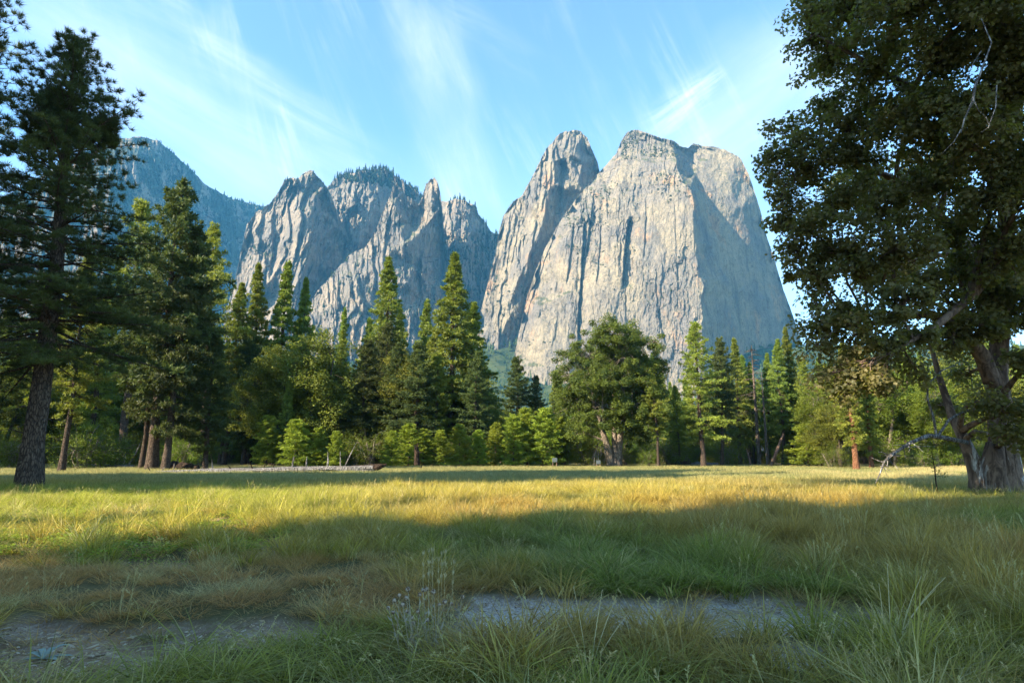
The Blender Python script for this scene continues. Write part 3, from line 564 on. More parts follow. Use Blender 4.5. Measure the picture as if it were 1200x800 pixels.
# ------------------------------------------------------------------ valley air
def build_haze():
    x0, x1, y0, y1, z0, z1 = -5200.0, 5200.0, -720.0, 7000.0, -2.0, 1640.0
    v = [(x, y, z) for z in (z0, z1) for y in (y0, y1) for x in (x0, x1)]
    f = np.array([(0, 2, 3, 1), (4, 5, 7, 6), (0, 1, 5, 4), (2, 6, 7, 3), (0, 4, 6, 2), (1, 3, 7, 5)])
    t = NT('valley_air'); q = t.n('ShaderNodeVolumePrincipled'); q.inputs['Color'].default_value = (0.14, 0.57, 1.0, 1); q.inputs['Density'].default_value = HAZE; q.inputs['Anisotropy'].default_value = 0.0
    t.put(t.out.inputs['Volume'], q.outputs[0]); t.m.cycles.homogeneous_volume = True
    tag(link('haze', mesh_np('haze', v, [f], t.m)), 'faint blue morning haze filling the valley', None, None, 'stuff')
HAZE = 0.000062
if HAZE: build_haze()
# ------------------------------------------------------------------ trees
def unit(v): return v / (np.linalg.norm(v, axis=-1, keepdims=True) + 1e-9)
def sprays(rng, P, Dv, K, ln, wd, spread, up, tint, kite=True):
    """K narrow needle sprays at every tuft"""
    n = len(P); P = np.repeat(P, K, 0); Dv = np.repeat(Dv, K, 0); tint = np.repeat(tint, K)
    r = unit(rng.normal(0, 1, (n * K, 3))); d = unit(Dv * (1 - spread) + r * spread + np.array([0, 0, up]))
    l = ln * rng.uniform(0.65, 1.2, (n * K, 1)); w = unit(np.cross(d, unit(rng.normal(0, 1, (n * K, 3))))) * wd * 0.5 * rng.uniform(0.7, 1.3, (n * K, 1))
    b = P + r * ln * 0.10
    if kite: v = np.stack([b, b + d * l * 0.45 + w, b + d * l, b + d * l * 0.45 - w], 1).reshape(-1, 3); f = np.arange(n * K * 4).reshape(-1, 4); t = np.repeat(tint, 4)
    else: v = np.stack([b - w, b + w, b + d * l], 1).reshape(-1, 3); f = np.arange(n * K * 3).reshape(-1, 3); t = np.repeat(tint, 3)
    return v, f, np.clip(t + rng.normal(0, 0.10, len(t) // (4 if kite else 3)).repeat(4 if kite else 3), 0, 1)
def conifer(seed, H, hb, R, tr, gap, nb, prof, pt_, pb, K, ln, wd, tw=0.55, tuft=0.42, spread=0.55, up=0.25, irr=0.3, lean=(0, 0), kite=True, dead=6, gaps=0.0, shoot=0.5, leaders=()):
    """trunk, limb and crown meshes of one conifer; prof(u) is the relative limb length, u = 0 at the crown base and 1 at the tip"""
    r = np.random.default_rng(seed); tk, lb = Geo(), Geo()
    zs = np.linspace(0, 1, 12); wob = np.stack([0.012 * H * fbm(zs * 3, zs * 0 + 1, seed, 2) + lean[0] * zs, 0.012 * H * fbm(zs * 3, zs * 0 + 7, seed + 1, 2) + lean[1] * zs], -1); wob -= wob[0]
    ax = np.column_stack([wob, zs * H - 0.25 * (zs == 0)]); rad = tr * (1 - zs) ** 0.8 + 0.02; rad[0] *= 1.35
    tk.tube(ax, rad, 9, True, 0.5, 0.06, r)
    axis = lambda z: np.array([np.interp(z, zs * H, ax[:, 0]), np.interp(z, zs * H, ax[:, 1]), z])
    TP, TD, TT = [], [], []
    def limb(o, az, L, pitch, sag, u, rr):
        m = max(3, int(L / 0.45)); t = np.linspace(0, 1, m + 1)
        out = np.array([math.cos(az), math.sin(az), 0]); side = np.array([-out[1], out[0], 0]); bend = r.normal(0, 0.10)
        p = o + np.outer(t * L, out) + np.outer(L * bend * t ** 2, side); p[:, 2] += L * (math.tan(pitch) * t - sag * t ** 2 + 0.5 * sag * t ** 3)
        lb.tube(p, rr * (1 - 0.85 * t), 4, False)
        base = r.uniform(0.15, 0.85); s0 = 0.30 if L > 1.2 else 0.12
        for q in np.arange(s0, 1.0, max(0.05, tuft / max(L, 0.3) * 0.9)):
            pos = np.array([np.interp(q, t, p[:, i]) for i in range(3)]); dirv = unit(p[min(m, int(q * m) + 1)] - p[int(q * m)])
            for sgn in (-1, 1):
                if r.random() < 0.12: continue
                l = tw * L * (1.05 - q) * r.uniform(0.5, 1.15) + 0.12; td = unit(dirv * 0.65 + side * sgn * r.uniform(0.55, 0.95) + np.array([0, 0, r.normal(0.02, 0.16)]))
                for e in np.arange(min(l, tuft * 0.7), l + 1e-6, tuft):
                    TP.append(pos + td * e + r.normal(0, 0.05, 3)); TD.append(unit(td + np.array([0, 0, shoot * 0.4]))); TT.append(base)
                if l > 0.9: lb.tube([pos, pos + td * l * 0.8], [rr * 0.22, 0.006], 3, False)
        TP.append(p[-1]); TD.append(unit(p[-1] - p[-2] + np.array([0, 0, shoot]))); TT.append(base + 0.15)
        TP.append(p[-1] - 0.2 * (p[-1] - p[-2])); TD.append(unit(p[-1] - p[-2] + np.array([0, 0, shoot]))); TT.append(base + 0.1)
    z = hb
    while z < H * 0.985:
        u = (z - hb) / (H - hb); n = max(2, int(round(nb + r.normal(0, 0.7)))); a0 = r.random() * 6.28
        for k in range(n):
            if r.random() < gaps * (1 - u): continue
            L = R * prof(u) * (1 + r.normal(0, irr)); L = max(L, 0.12 + 0.4 * (1 - u))
            limb(axis(z + r.uniform(-0.3, 0.3) * gap), a0 + k * 6.283 / n + r.normal(0, 0.3), L, math.radians(pb + (pt_ - pb) * u ** 1.2 + r.normal(0, 6)), r.uniform(0.05, 0.30) * (1 - u), u, max(0.012, tr * 0.20 * (1 - 0.7 * u)) * (0.4 + 0.6 * min(1, L / R)))
        z += gap * (1 - 0.45 * u) * r.uniform(0.8, 1.2)
    TP.append(axis(H * 0.99)); TD.append(np.array([0, 0, 1.0])); TT.append(0.6)
    for (z0, az, L, h) in leaders:                                   # side leaders that turn upwards
        o = axis(z0); e = o + np.array([math.cos(az) * L, math.sin(az) * L, h]); mid = o + np.array([math.cos(az) * L * 0.8, math.sin(az) * L * 0.8, h * 0.3])
        lb.tube([o, mid, 0.5 * (mid + e), e], [tr * 0.3, tr * 0.2, tr * 0.12, 0.02], 5)
        for q in np.linspace(0.15, 1, int(h / (gap * 0.75)) + 2):
            c = mid + (e - mid) * q
            for k in range(nb): limb(c, r.random() * 6.28, (0.25 + 0.30 * h * (1 - q)) * r.uniform(0.6, 1.2), math.radians(25 + 30 * q), 0.1, q, 0.02)
        TP.append(e); TD.append(np.array([0, 0, 1.0])); TT.append(0.6)
    for k in range(dead):                                             # bare dead limbs below the crown
        zz_ = r.uniform(0.10 * H, hb + 0.12 * H); az = r.random() * 6.28; L = R * r.uniform(0.2, 0.65); o = axis(zz_)
        e = o + np.array([math.cos(az) * L, math.sin(az) * L, L * r.uniform(-0.35, 0.15)]); mid = 0.5 * (o + e) + np.array([0, 0, 0.12 * L])
        lb.tube([o, mid, e], [0.03 + 0.02 * tr, 0.02, 0.006], 4, False)
        if L > 1: lb.tube([mid, mid + r.normal(0, 0.25, 3) * L], [0.014, 0.004], 3, False)
    cr = Geo(); v, f, t = sprays(r, np.array(TP), np.array(TD), K, ln, wd, spread, up, np.clip(np.array(TT), 0, 1), kite)
    cr.add(v, f if kite else None, None if kite else f, t)
    return tk, lb, cr
def lobes_leaves(rng, C, per, cr, size, flat=0.75, outc=None):
    """leaf positions, normals and tint for clumps C (n,3) with radius cr"""
    n = len(C); k = per; P = np.repeat(C, k, 0); rad = np.repeat(np.broadcast_to(cr, (n,)), k)
    d = unit(rng.normal(0, 1, (n * k, 3))); q = rng.random((n * k, 1)) ** 0.45
    off = d * q * rad[:, None]; off[:, 2] *= flat
    nrm = unit(d * 0.55 + np.array([0, 0, 0.55]) + rng.normal(0, 0.5, (n * k, 3)))
    t = np.repeat(rng.uniform(0.15, 0.85, n), k) + rng.normal(0, 0.15, n * k)
    return P + off, nrm, np.clip(t, 0, 1)
LOBED = np.array([(0, -0.5), (0.40, -0.30), (0.20, -0.04), (0.48, 0.18), (0.0, 0.52), (-0.48, 0.18), (-0.20, -0.04), (-0.40, -0.30)])
OVAL = np.array([(0, -0.5), (0.30, 0.0), (0, 0.5), (-0.30, 0.0)])
def leaves(rng, P, N, size, t, shape=OVAL):
    n = len(P); a = unit(np.cross(N, unit(rng.normal(0, 1, (n, 3))))); b = np.cross(N, a); s = size * rng.uniform(0.65, 1.25, n)
    k = len(shape); v = P[:, None, :] + s[:, None, None] * (a[:, None, :] * shape[None, :, 0, None] + b[:, None, :] * shape[None, :, 1, None])
    v = v + N[:, None, :] * (s[:, None, None] * 0.35 * (np.abs(shape[None, :, 0, None]) ** 1.5)) * rng.choice([-1, 1], (n, 1, 1))
    return v.reshape(-1, 3), np.arange(n * k).reshape(-1, k), np.repeat(t, k)
def curve(p0, p1, rng, bend=0.12, n=6, droop=0.0):
    p0, p1 = np.asarray(p0, float), np.asarray(p1, float); t = np.linspace(0, 1, n); L = np.linalg.norm(p1 - p0)
    p = p0 + np.outer(t, p1 - p0); o = rng.normal(0, bend * L, 3); p += np.outer(np.sin(math.pi * t), o) * 0.6 + np.column_stack([fbm(t * 4, t * 0, int(rng.integers(1e6)), 2) for _ in range(3)]) * bend * 0.4 * L * np.sin(math.pi * t)[:, None]
    p[:, 2] += -droop * L * t ** 2 + 0.15 * L * np.sin(math.pi * t) * 0.5; return p
def broadleaf(seed, lobes, stems, nclump, per, clump_r, leaf, mat_shape=OVAL, twig=True, shell=0.72, outer=1.28):
    """stems: list of (points, radii); lobes: (x, y, z, rx, ry, rz). Limbs run from the nearest stem to each lobe and on to every clump."""
    r = np.random.default_rng(seed); tk, lb, cr = Geo(), Geo(), Geo(); spts = []; srad = []
    for (p, rad) in stems:
        p = np.asarray(p, float); tk.tube(p, rad, 9, True, 0.5, 0.07, r); t = np.linspace(0, 1, 14); ti = np.linspace(0, 1, len(p))
        spts.append(np.column_stack([np.interp(t, ti, p[:, i]) for i in range(3)])[5:]); srad.append(np.interp(t, ti, rad)[5:])
    spts = np.vstack(spts); srad = np.concatenate(srad); C = []
    vol = np.array([l[3] * l[4] * l[5] for l in lobes]) ** 0.67; cnt = np.maximum(2, (nclump * vol / vol.sum()).astype(int))
    for l, n in zip(lobes, cnt):
        c = np.array(l[:3]); R3 = np.array(l[3:])
        d2 = np.linalg.norm(spts - c, axis=1) + np.maximum(0, spts[:, 2] - c[2]) * 1.5; k = int(np.argmin(d2))
        lp = curve(spts[k], c, r, 0.10, 7); r0 = min(srad[k] * 0.75, 0.05 + 0.03 * d2[k]); lb.tube(lp, np.linspace(r0, 0.03, 7), 6, False, 0.5)
        d = unit(r.normal(0, 1, (n, 3))); q = shell * 0.85 + (outer - shell * 0.85) * r.random((n, 1)); q = np.where(r.random((n, 1)) < 0.25, r.random((n, 1)) * shell, q)
        cc = c + d * q * R3; C.append(cc)
        if twig:
            for x in cc:
                j = int(r.integers(3, 7)); lb.tube(curve(lp[j], x, r, 0.10, 5), np.linspace(0.035, 0.008, 5), 4, False)
    C = np.vstack(C); P, N, T = lobes_leaves(r, C, per, clump_r * r.uniform(0.7, 1.25, len(C)), leaf)
    v, f, t = leaves(r, P, N, leaf, T, mat_shape); cr.v.append(v); cr.n += len(v); cr.t.append(t); cr.f4.append(f)
    return tk, lb, cr
class Kind:
    """shared meshes of one kind of tree; every tree gets its own empty, trunk, limbs and crown"""
    def __init__(s, name, cat, parts, H, bark, leafm, crown_name='crown'):
        s.name, s.cat, s.H = name, cat, H
        s.me = [('trunk', parts[0].mesh('trunk', bark, True)), (crown_name, parts[1].mesh2(parts[2], crown_name, leafm, bark))]
        s.proto = None; s.parts = parts; s.bark = bark; s.leafm = leafm
    def whole(s):
        g = Geo(); g.join(s.parts[0]); g.join(s.parts[1]); return g.mesh2(s.parts[2], 'tree', s.leafm, s.bark)
    def put(s, x, y, H, label, group=None, width=1.0, rz=0.0, sink=0.0, tilt=(0, 0)):
        if s.proto is None:
            o = empty(s.name, (0, 0, 0))
            for nm, me in s.me: link(nm, me, o)
            s.proto = o
        else: o = copy_tree(s.proto)
        k = H / s.H; o.location = (x, y, gz(x, y) - sink); o.scale = (k * width, k * width, k); o.rotation_euler = (tilt[0], tilt[1], rz)
        for a in ('group', 'label'):
            if a in o: del o[a]
        return tag(o, label, s.cat, group)
    def at(s, px, tip, Y, label, group=None, width=1.0, rz=0.0, tipx=None):
        """stand the tree at depth Y below photo column px (its foot) and as tall as photo row tip"""
        x = (px - 600) / F * Y * (math.cos(PITCH) - math.sin(PITCH) * EYE / Y); zt = EYE + ray(px, tip)[1] * Y
        return s.put(x, Y, zt, label, group, width, rz, 0.0, (0.03 * math.sin(px * 1.7), 0.03 * math.sin(px * 2.9 + 1)))

prof_cone = lambda u: (1 - u) ** 0.85 * min(1, 0.55 + 2.2 * u) + 0.03
prof_fir = lambda u: ((1 - u) ** 0.98) * min(1, 0.65 + 2.5 * u) + 0.012
prof_pine = lambda u: max(0.05, (1 - u ** 1.7) * min(1.0, 0.45 + 2.4 * u)) * 0.96 + 0.04
prof_young = lambda u: (1 - u) ** 0.7 * min(1, 0.8 + 1.5 * u) + 0.04
K_FIR = [Kind('fir', 'fir tree', conifer(100 + i, 30, hb, R, 0.42, 0.62, 5, prof_fir, 20, -12, 9, 0.46, 0.15, 0.50, 0.42, 0.55, 0.10, 0.34, (0.3 * (i - 1), 0), True, 8, 0.10, 0.35), 30, M['bark'], M['fir'])
         for i, (hb, R) in enumerate(((3.5, 4.4), (6.0, 3.7), (9.0, 3.9), (5.0, 3.0)))]
K_PINE = [Kind('pine', 'pine tree', conifer(120 + i, 30, hb, R, 0.48, 0.80, 4, prof_pine, 42, -6, 12, 0.50, 0.13, 0.50, 0.55, 0.75, 0.18, 0.30, (0.4 * (i - 1), 0.3), True, 12, 0.14, 0.7), 30, M['bark'], M['pine'])
          for i, (hb, R) in enumerate(((7.0, 4.6), (10.0, 4.0), (5.0, 4.4)))]
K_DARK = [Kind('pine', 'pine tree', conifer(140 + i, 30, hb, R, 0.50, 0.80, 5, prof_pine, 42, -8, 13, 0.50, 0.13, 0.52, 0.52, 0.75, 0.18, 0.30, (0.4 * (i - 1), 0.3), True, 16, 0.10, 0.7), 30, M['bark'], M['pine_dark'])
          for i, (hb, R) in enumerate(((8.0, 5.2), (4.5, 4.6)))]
K_YOUNG = [Kind('young_pine', 'young pine', conifer(160 + i, 8, 0.35, 2.1, 0.10, 0.42, 5, prof_young, 50, 12, 11, 0.36, 0.085, 0.50, 0.34, 0.6, 0.30, 0.22, (0, 0), True, 0, 0.0, 0.8), 8, M['bark'], M['young'])
           for i in range(3)]
K_CEDAR = [Kind('cedar', 'cedar tree', conifer(180 + i, 26, hb, 3.0, 0.55, 0.60, 5, prof_cone, 25, -20, 10, 0.42, 0.15, 0.45, 0.40, 0.6, 0.0, 0.25, (0, 0), True, 6, 0.1, 0.1), 26, M['bark_red'], M['pine'])
           for i, hb in enumerate((6.0, 4.0))]
def oak_kind(seed, mat, bark, name='broadleaf_tree', cat='leafy tree', H=14.0, W=5.2, base=2.2, per=130, ncl=280, leaf=0.215):
    r = np.random.default_rng(seed); lobes = []
    for k in range(11):
        a = r.random() * 6.28; u = r.random() ** 0.8; z = base + 1.6 + (H - base - 3.2) * u; q = W * 0.62 * (1 - (2 * u - 0.75) ** 2 * 0.55) * r.uniform(0.45, 1.0)
        s = r.uniform(1.5, 2.5); lobes.append((q * math.cos(a), q * math.sin(a), z, s * 1.15, s * 1.15, s))
    stems = []
    for k in range(3):
        a = r.random() * 6.28; stems.append(([(0.12 * math.cos(a), 0.12 * math.sin(a), -0.3), (0.25 * math.cos(a), 0.25 * math.sin(a), base), (1.1 * math.cos(a), 1.1 * math.sin(a), H * 0.55), (1.6 * math.cos(a), 1.6 * math.sin(a), H * 0.8)], [0.30, 0.24, 0.14, 0.05]))
    return Kind(name, cat, broadleaf(seed, lobes, stems, ncl, per, 0.95, leaf), H, bark, mat)
K_OAK = [oak_kind(200, M['oak'], M['bark']), oak_kind(201, M['oak'], M['bark']), oak_kind(202, M['bright'], M['bark_pale'])]
K_BUSH = [oak_kind(210 + i, M['bright'], M['bark_pale'], 'bush', 'bush', 4.0, 2.6, 0.2, 90, 90, 0.15) for i in range(2)]
# ------------------------------------------------------------------ the trees of the photograph, left to right
# tall trees at the far left
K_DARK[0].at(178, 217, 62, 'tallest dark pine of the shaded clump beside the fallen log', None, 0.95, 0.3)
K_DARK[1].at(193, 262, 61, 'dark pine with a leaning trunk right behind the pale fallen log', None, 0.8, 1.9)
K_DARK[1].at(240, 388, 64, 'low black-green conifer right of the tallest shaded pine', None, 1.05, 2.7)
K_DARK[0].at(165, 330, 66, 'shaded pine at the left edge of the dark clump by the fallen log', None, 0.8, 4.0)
K_PINE[1].at(142, 240, 78, 'sunlit yellow-green pine just left of the tallest dark pine', None, 0.95, 1.0)
K_PINE[0].at(72, 300, 60, 'pine with a thick shaded trunk next to the big near pine', None, 0.8, 2.2)
K_PINE[2].at(100, 330, 84, 'sunlit pine seen between the big near pine and the yellow-green pine', None, 1.0, 2.0)
K_PINE[1].at(30, 330, 80, 'sunlit pine standing behind the trunk of the big near pine', None, 1.2, 5.2)
K_PINE[1].at(236, 268, 88, 'tall thin sunlit pine right of the shaded pine clump', None, 0.85, 3.0)
K_FIR[2].at(262, 330, 92, 'sunlit fir below the left end of the grey ribbed rock', None, 0.9, 0.6)
K_FIR[0].at(292, 310, 96, 'leftmost of the three sharp firs in front of the grey ribbed rock', None, 0.85, 1.2)
K_FIR[1].at(318, 305, 97, 'middle and darkest of the three sharp firs in front of the grey ribbed rock', None, 0.95, 2.2)
K_FIR[0].at(345, 324, 98, 'rightmost of the three sharp firs in front of the grey ribbed rock', None, 0.8, 3.4)
K_FIR[1].at(392, 360, 112, 'small slim fir alone before the pale foot of the middle rocks', None, 0.7, 0.4)
K_FIR[2].at(443, 300, 100, 'tall sunlit fir with a thin top below the slim rock spire', None, 1.0, 4.4)
K_FIR[1].at(425, 372, 104, 'short fir left of the tall thin-topped fir', None, 1.0, 5.4)
K_FIR[0].at(467, 360, 106, 'hazy grey-green fir right of the tall thin-topped fir', None, 0.75, 0.9)
K_FIR[1].at(489, 348, 108, 'fir in the gap left of the tallest middle fir', None, 0.95, 2.9)
K_FIR[0].at(529, 297, 92, 'tallest broad sunlit fir in the middle of the picture', None, 1.18, 0.2)
K_FIR[2].at(553, 352, 95, 'darker fir tucked against the right side of the tallest middle fir', None, 1.15, 1.4)
K_PINE[2].at(508, 385, 100, 'bushy pine at the left foot of the tallest middle fir', None, 1.0, 2.4)
K_DARK[1].at(608, 418, 104, 'dark conifer at the foot of the pale tower, left one of a close pair', None, 1.15, 0.5)
K_DARK[1].at(627, 440, 106, 'dark conifer at the foot of the pale tower, right one of a close pair', None, 1.0, 3.5)
K_FIR[1].at(648, 432, 118, 'slim pale fir between the dark conifer pair and the round oak', None, 0.85, 1.1)
K_FIR[0].at(575, 470, 118, 'small sunlit fir at the mouth of the rock gully', None, 1.1, 2.0)
K_PINE[1].at(772, 438, 80, 'slender pine with a pale bare trunk right of the round oak', None, 0.95, 0.7)
K_PINE[0].at(797, 452, 92, 'grey-green pine between the round oak and the big sunlit pine', None, 0.85, 1.7)
K_PINE[2].at(825, 377, 82, 'big broad sunlit pine before the edge of the great cliff', None, 1.10, 2.6)
K_DARK[0].at(846, 396, 88, 'shaded pine against the right side of the big sunlit pine', None, 0.8, 3.6)
K_FIR[1].at(868, 394, 95, 'pale green fir right of the big sunlit pine', None, 1.0, 4.6)
K_FIR[2].at(884, 425, 97, 'shorter fir beside the bare grey snag', None, 0.85, 5.6)
K_FIR[2].at(918, 398, 92, 'tall narrow sunlit fir left of the tallest fir by the old oak', None, 0.95, 0.8)
K_FIR[0].at(931, 384, 94, 'tallest narrow fir just left of the old oak crown', None, 0.85, 1.8)
K_PINE[2].at(958, 420, 90, 'sunlit pine half hidden by the left edge of the old oak crown', None, 1.0, 2.8)
K_CEDAR[0].at(1004, 400, 68, 'cedar with a thick orange trunk behind the old oak branches', None, 1.0, 0.0)
K_CEDAR[1].at(1022, 420, 70, 'second orange-trunked cedar, right beside the thick one', None, 0.9, 2.0)
# broad leaved trees of the middle grove
K_OAK[0].at(318, 402, 90, 'pale-topped oak below the three sharp firs', None, 0.85, 0.0)
K_OAK[1].at(372, 390, 88, 'bright green oak left of the middle of the shaded grove', None, 1.05, 1.0)
K_DARK[1].at(422, 398, 89, 'dark bushy pine under the tall thin-topped fir', None, 1.15, 2.0)
K_OAK[1].at(470, 410, 90, 'leafy oak between the thin-topped fir and the tallest middle fir', None, 0.85, 3.2)
K_DARK[0].at(452, 380, 96, 'shaded pine just right of the tall thin-topped fir', None, 0.9, 0.9)
K_FIR[3].at(398, 385, 99, 'slim dark fir rising behind the bright green oak', None, 1.0, 0.7)
K_FIR[3].at(340, 372, 101, 'narrow fir standing between the sharp firs and the bright green oak', None, 1.1, 1.7)
K_PINE[2].at(510, 415, 88, 'low pine leaning into the lower left side of the tallest middle fir', None, 1.1, 4.2)
K_DARK[1].at(285, 395, 92, 'shaded pine at the left end of the middle grove', None, 1.1, 5.2)
K_DARK[1].at(556, 425, 92, 'shaded pine under the right side of the tallest middle fir', None, 1.0, 0.8)
K_OAK[0].at(578, 478, 92, 'low dark oak left of the bright young pines', None, 1.3, 1.4)
for (px, tip, Y, w, k, lab) in ((965, 455, 86, 1.1, 2, 'bright leafy tree just right of the tallest narrow fir'), (985, 470, 78, 1.2, 0, 'bright leafy tree left of the orange cedar trunk'),
        (1040, 440, 80, 1.2, 2, 'bright leafy tree behind the bare drooping oak limb'), (1070, 425, 90, 1.3, 0, 'tall leafy tree seen through the middle of the old oak branches'), (1100, 450, 76, 1.1, 2, 'bright leafy tree left of the old oak trunk'),
        (1128, 430, 88, 1.2, 2, 'leafy tree seen just left of the split old oak trunk'), (1200, 440, 74, 1.2, 0, 'leafy tree at the right picture edge behind the old oak trunk')):
    K_OAK[k].at(px, tip, Y, lab, None, w, px * 0.7)
# bright young pines along the far edge of the meadow
for (px, tip, Y, w, k, lab) in ((312, 488, 80, 1.0, 0, 'bright young pine nearest the fallen log, left end of the meadow edge'), (346, 496, 81, 1.15, 1, 'young pine with a rounded top right of the brightest young pine'), (372, 500, 83, 1.0, 2, 'dull young pine in the shade left of the leaning dead branch'),
        (392, 506, 82, 0.9, 0, 'low young pine behind the leaning dead branch'), (458, 506, 80, 0.9, 1, 'small yellow-green young pine left of the black stump'), (478, 500, 82, 1.1, 2, 'young pine left of and behind the black stump'), (496, 502, 83, 1.0, 0, 'young pine right behind the black stump'), (516, 506, 82, 1.0, 1, 'shaded young pine right of the black stump'),
        (538, 500, 80, 1.0, 2, 'sunlit young pine below the tallest middle fir'), (560, 506, 83, 1.0, 0, 'dark young pine right of the one below the tallest middle fir'), (580, 500, 84, 0.9, 1, 'blue-green young pine left of the yellow-green row'),
        (601, 488, 83, 0.85, 2, 'left and yellowest young pine of the bright row by the round oak'), (618, 482, 84, 0.9, 0, 'second young pine of the bright row by the round oak'), (636, 478, 84, 1.0, 1, 'tall young pine at the right end of the bright row'), (655, 488, 86, 0.85, 2, 'young pine in the gap just left of the round oak'),
        (948, 500, 86, 1.2, 0, 'young pine below the half hidden sunlit pine'), (925, 520, 88, 1.0, 1, 'low young pine at the foot of the tallest narrow fir')):
    K_YOUNG[k].at(px, tip - 4 + (px * 7 % 11) * 0.8, Y + (px * 5 % 7) * 0.6 - 2, lab, None, w * (1.12 + 0.3 * ((px * 3) % 5) / 5), px * 0.31)
for (px, tip, Y, w, k, lab) in ((330, 518, 84, 1.2, 0, 'shaded bush between the two leftmost young pines'), (410, 514, 86, 1.3, 1, 'shaded bush right behind the leaning dead branch'), (436, 510, 85, 1.2, 0, 'dark bush at the right end of the long fallen log'), (527, 516, 85, 1.2, 1, 'bush between the young pines below the tallest middle fir'), (590, 512, 86, 1.2, 0, 'bush at the left foot of the bright young pine row'),
        (735, 524, 90, 1.1, 0, 'shaded bush at the right foot of the round oak'), (785, 518, 92, 1.2, 1, 'bush between the slender pine and the grey-green pine'), (850, 520, 92, 1.1, 0, 'bush at the foot of the shaded pine beside the big sunlit pine'), (95, 505, 70, 1.0, 0, 'sunlit bush left of the far white log'), (118, 508, 72, 1.1, 1, 'sunlit bush behind the far white log'), (150, 515, 76, 1.0, 0, 'bright bush just right of the curved dead branch'), (212, 512, 74, 1.0, 1, 'bright bush seen between the dark pine trunks'),
        (660, 516, 88, 1.0, 0, 'bush behind the small grey sign boards'), (690, 512, 86, 1.0, 1, 'leafy bush at the left foot of the round oak'), (760, 528, 82, 0.8, 0, 'twiggy bush at the foot of the slender pale-trunked pine'), (812, 522, 96, 1.2, 1, 'yellow-green bush between the trunks of the big sunlit pine'), (975, 525, 74, 1.0, 0, 'bush left of the orange cedar trunk'),
        (1050, 520, 78, 1.2, 1, 'bush under the drooping bare oak limb'), (1085, 528, 72, 1.0, 0, 'low bush left of the thin sapling'), (1118, 522, 76, 1.0, 1, 'bush close left of the old oak foot'), (1195, 520, 66, 1.1, 0, 'bush at the right picture edge behind the old oak'), (10, 512, 70, 1.1, 1, 'bush at the left picture edge behind the near pine')):
    K_BUSH[k].at(px, tip, Y, lab, None, w, px * 0.31)
# deeper rows of the wood
def wood(n, x0, x1, tip0, tip1, y0, y1, kinds, lab, group, seed, step=None):
    r = np.random.default_rng(seed)
    for i in range(n):
        px = x0 + (x1 - x0) * (i + r.uniform(0.15, 0.85)) / n
        kinds[int(r.integers(len(kinds)))].at(px, r.uniform(tip0, tip1), r.uniform(y0, y1), lab, group, r.uniform(0.85, 1.2), r.random() * 6.28)
wood(16, -30, 270, 345, 420, 95, 150, K_PINE + K_FIR[1:], 'one of the conifers deep in the wood behind the dark left pines', 'conifers deep in the left wood', 1)
wood(10, -40, 250, 420, 475, 90, 125, K_OAK, 'one of the sunlit leafy trees deep in the wood behind the dark left pines', 'leafy trees deep in the left wood', 2)
wood(18, 260, 570, 385, 430, 112, 165, K_FIR + K_PINE, 'one of the conifers deep in the wood behind the shaded middle grove', 'conifers deep in the middle wood', 3)
wood(9, 270, 575, 430, 470, 100, 120, K_OAK[:2], 'one of the shaded leafy trees deep in the wood behind the middle grove', 'leafy trees deep in the middle wood', 4)
wood(8, 655, 800, 440, 480, 120, 170, K_FIR + K_PINE, 'one of the conifers deep in the wood behind the round oak', 'conifers deep in the wood behind the round oak', 5)
wood(9, 800, 985, 425, 468, 115, 165, K_FIR + K_PINE, 'one of the conifers deep in the wood behind the big sunlit pine and narrow firs', 'conifers deep in the right wood', 6)
wood(12, 960, 1260, 380, 440, 100, 150, K_FIR + K_PINE, 'one of the conifers deep in the wood behind the old oak', 'conifers deep in the wood behind the old oak', 7)
wood(7, 560, 660, 470, 500, 125, 190, K_FIR, 'one of the small hazy firs in the gap below the rock gully', 'firs below the rock gully', 8)
wood(9, 275, 560, 398, 440, 84, 96, [K_FIR[3], K_FIR[1], K_DARK[1]], 'one of the slim dark conifers standing among the oaks of the shaded middle grove', 'slim conifers among the middle oaks', 9)
wood(10, 782, 965, 405, 462, 97, 110, [K_FIR[3], K_FIR[0], K_FIR[1], K_PINE[1]], 'one of the slim conifers closing the row around the big sunlit pine', 'slim conifers around the big sunlit pine', 10)
wood(6, 985, 1130, 405, 455, 82, 98, [K_FIR[3], K_DARK[1], K_PINE[0]], 'one of the dark conifers between the orange cedar trunk and the old oak trunk', 'dark conifers behind the old oak', 11)
def deep_wood():
    src = [k.whole() for k in (K_FIR[0], K_FIR[1], K_PINE[2], K_OAK[0], K_BUSH[0])]; C = source_coll('deep_wood_shapes', src); Hs = np.array([30.0, 30.0, 30.0, 14.0, 4.0])
    r = np.random.default_rng(15); n = 950; y = np.sqrt(r.uniform(118 ** 2, 330 ** 2, n)); x = r.uniform(-1.0, 1.0, n) * y * 0.98; idx = r.choice(5, n, p=(0.26, 0.16, 0.14, 0.22, 0.22))
    y2 = np.sqrt(r.uniform(96 ** 2, 150 ** 2, 330)); x2 = r.uniform(-1, 1, 330) * y2 * 0.98; x, y = np.concatenate([x, x2]), np.concatenate([y, y2]); idx = np.concatenate([idx, np.full(330, 4)]); n = len(x)
    h = np.array([20.0, 20.0, 18.0, 11.0, 4.0])[idx] * r.uniform(0.7, 1.15, n); gap = np.exp(-((x / y + 0.03) / 0.10) ** 2); h *= 1 - 0.45 * gap; s = h / Hs[idx]
    o = scatter('forest', np.stack([x, y, ground_z(x, y) - 0.1], -1), np.stack([0 * x, 0 * x, r.uniform(0, 6.28, n)], -1), np.stack([s, s, s], -1), idx, np.ones((n, 3)) * 0.5, C)
    tag(o, 'dense mixed wood far behind the front row of trees', 'forest', None, 'stuff')
deep_wood()
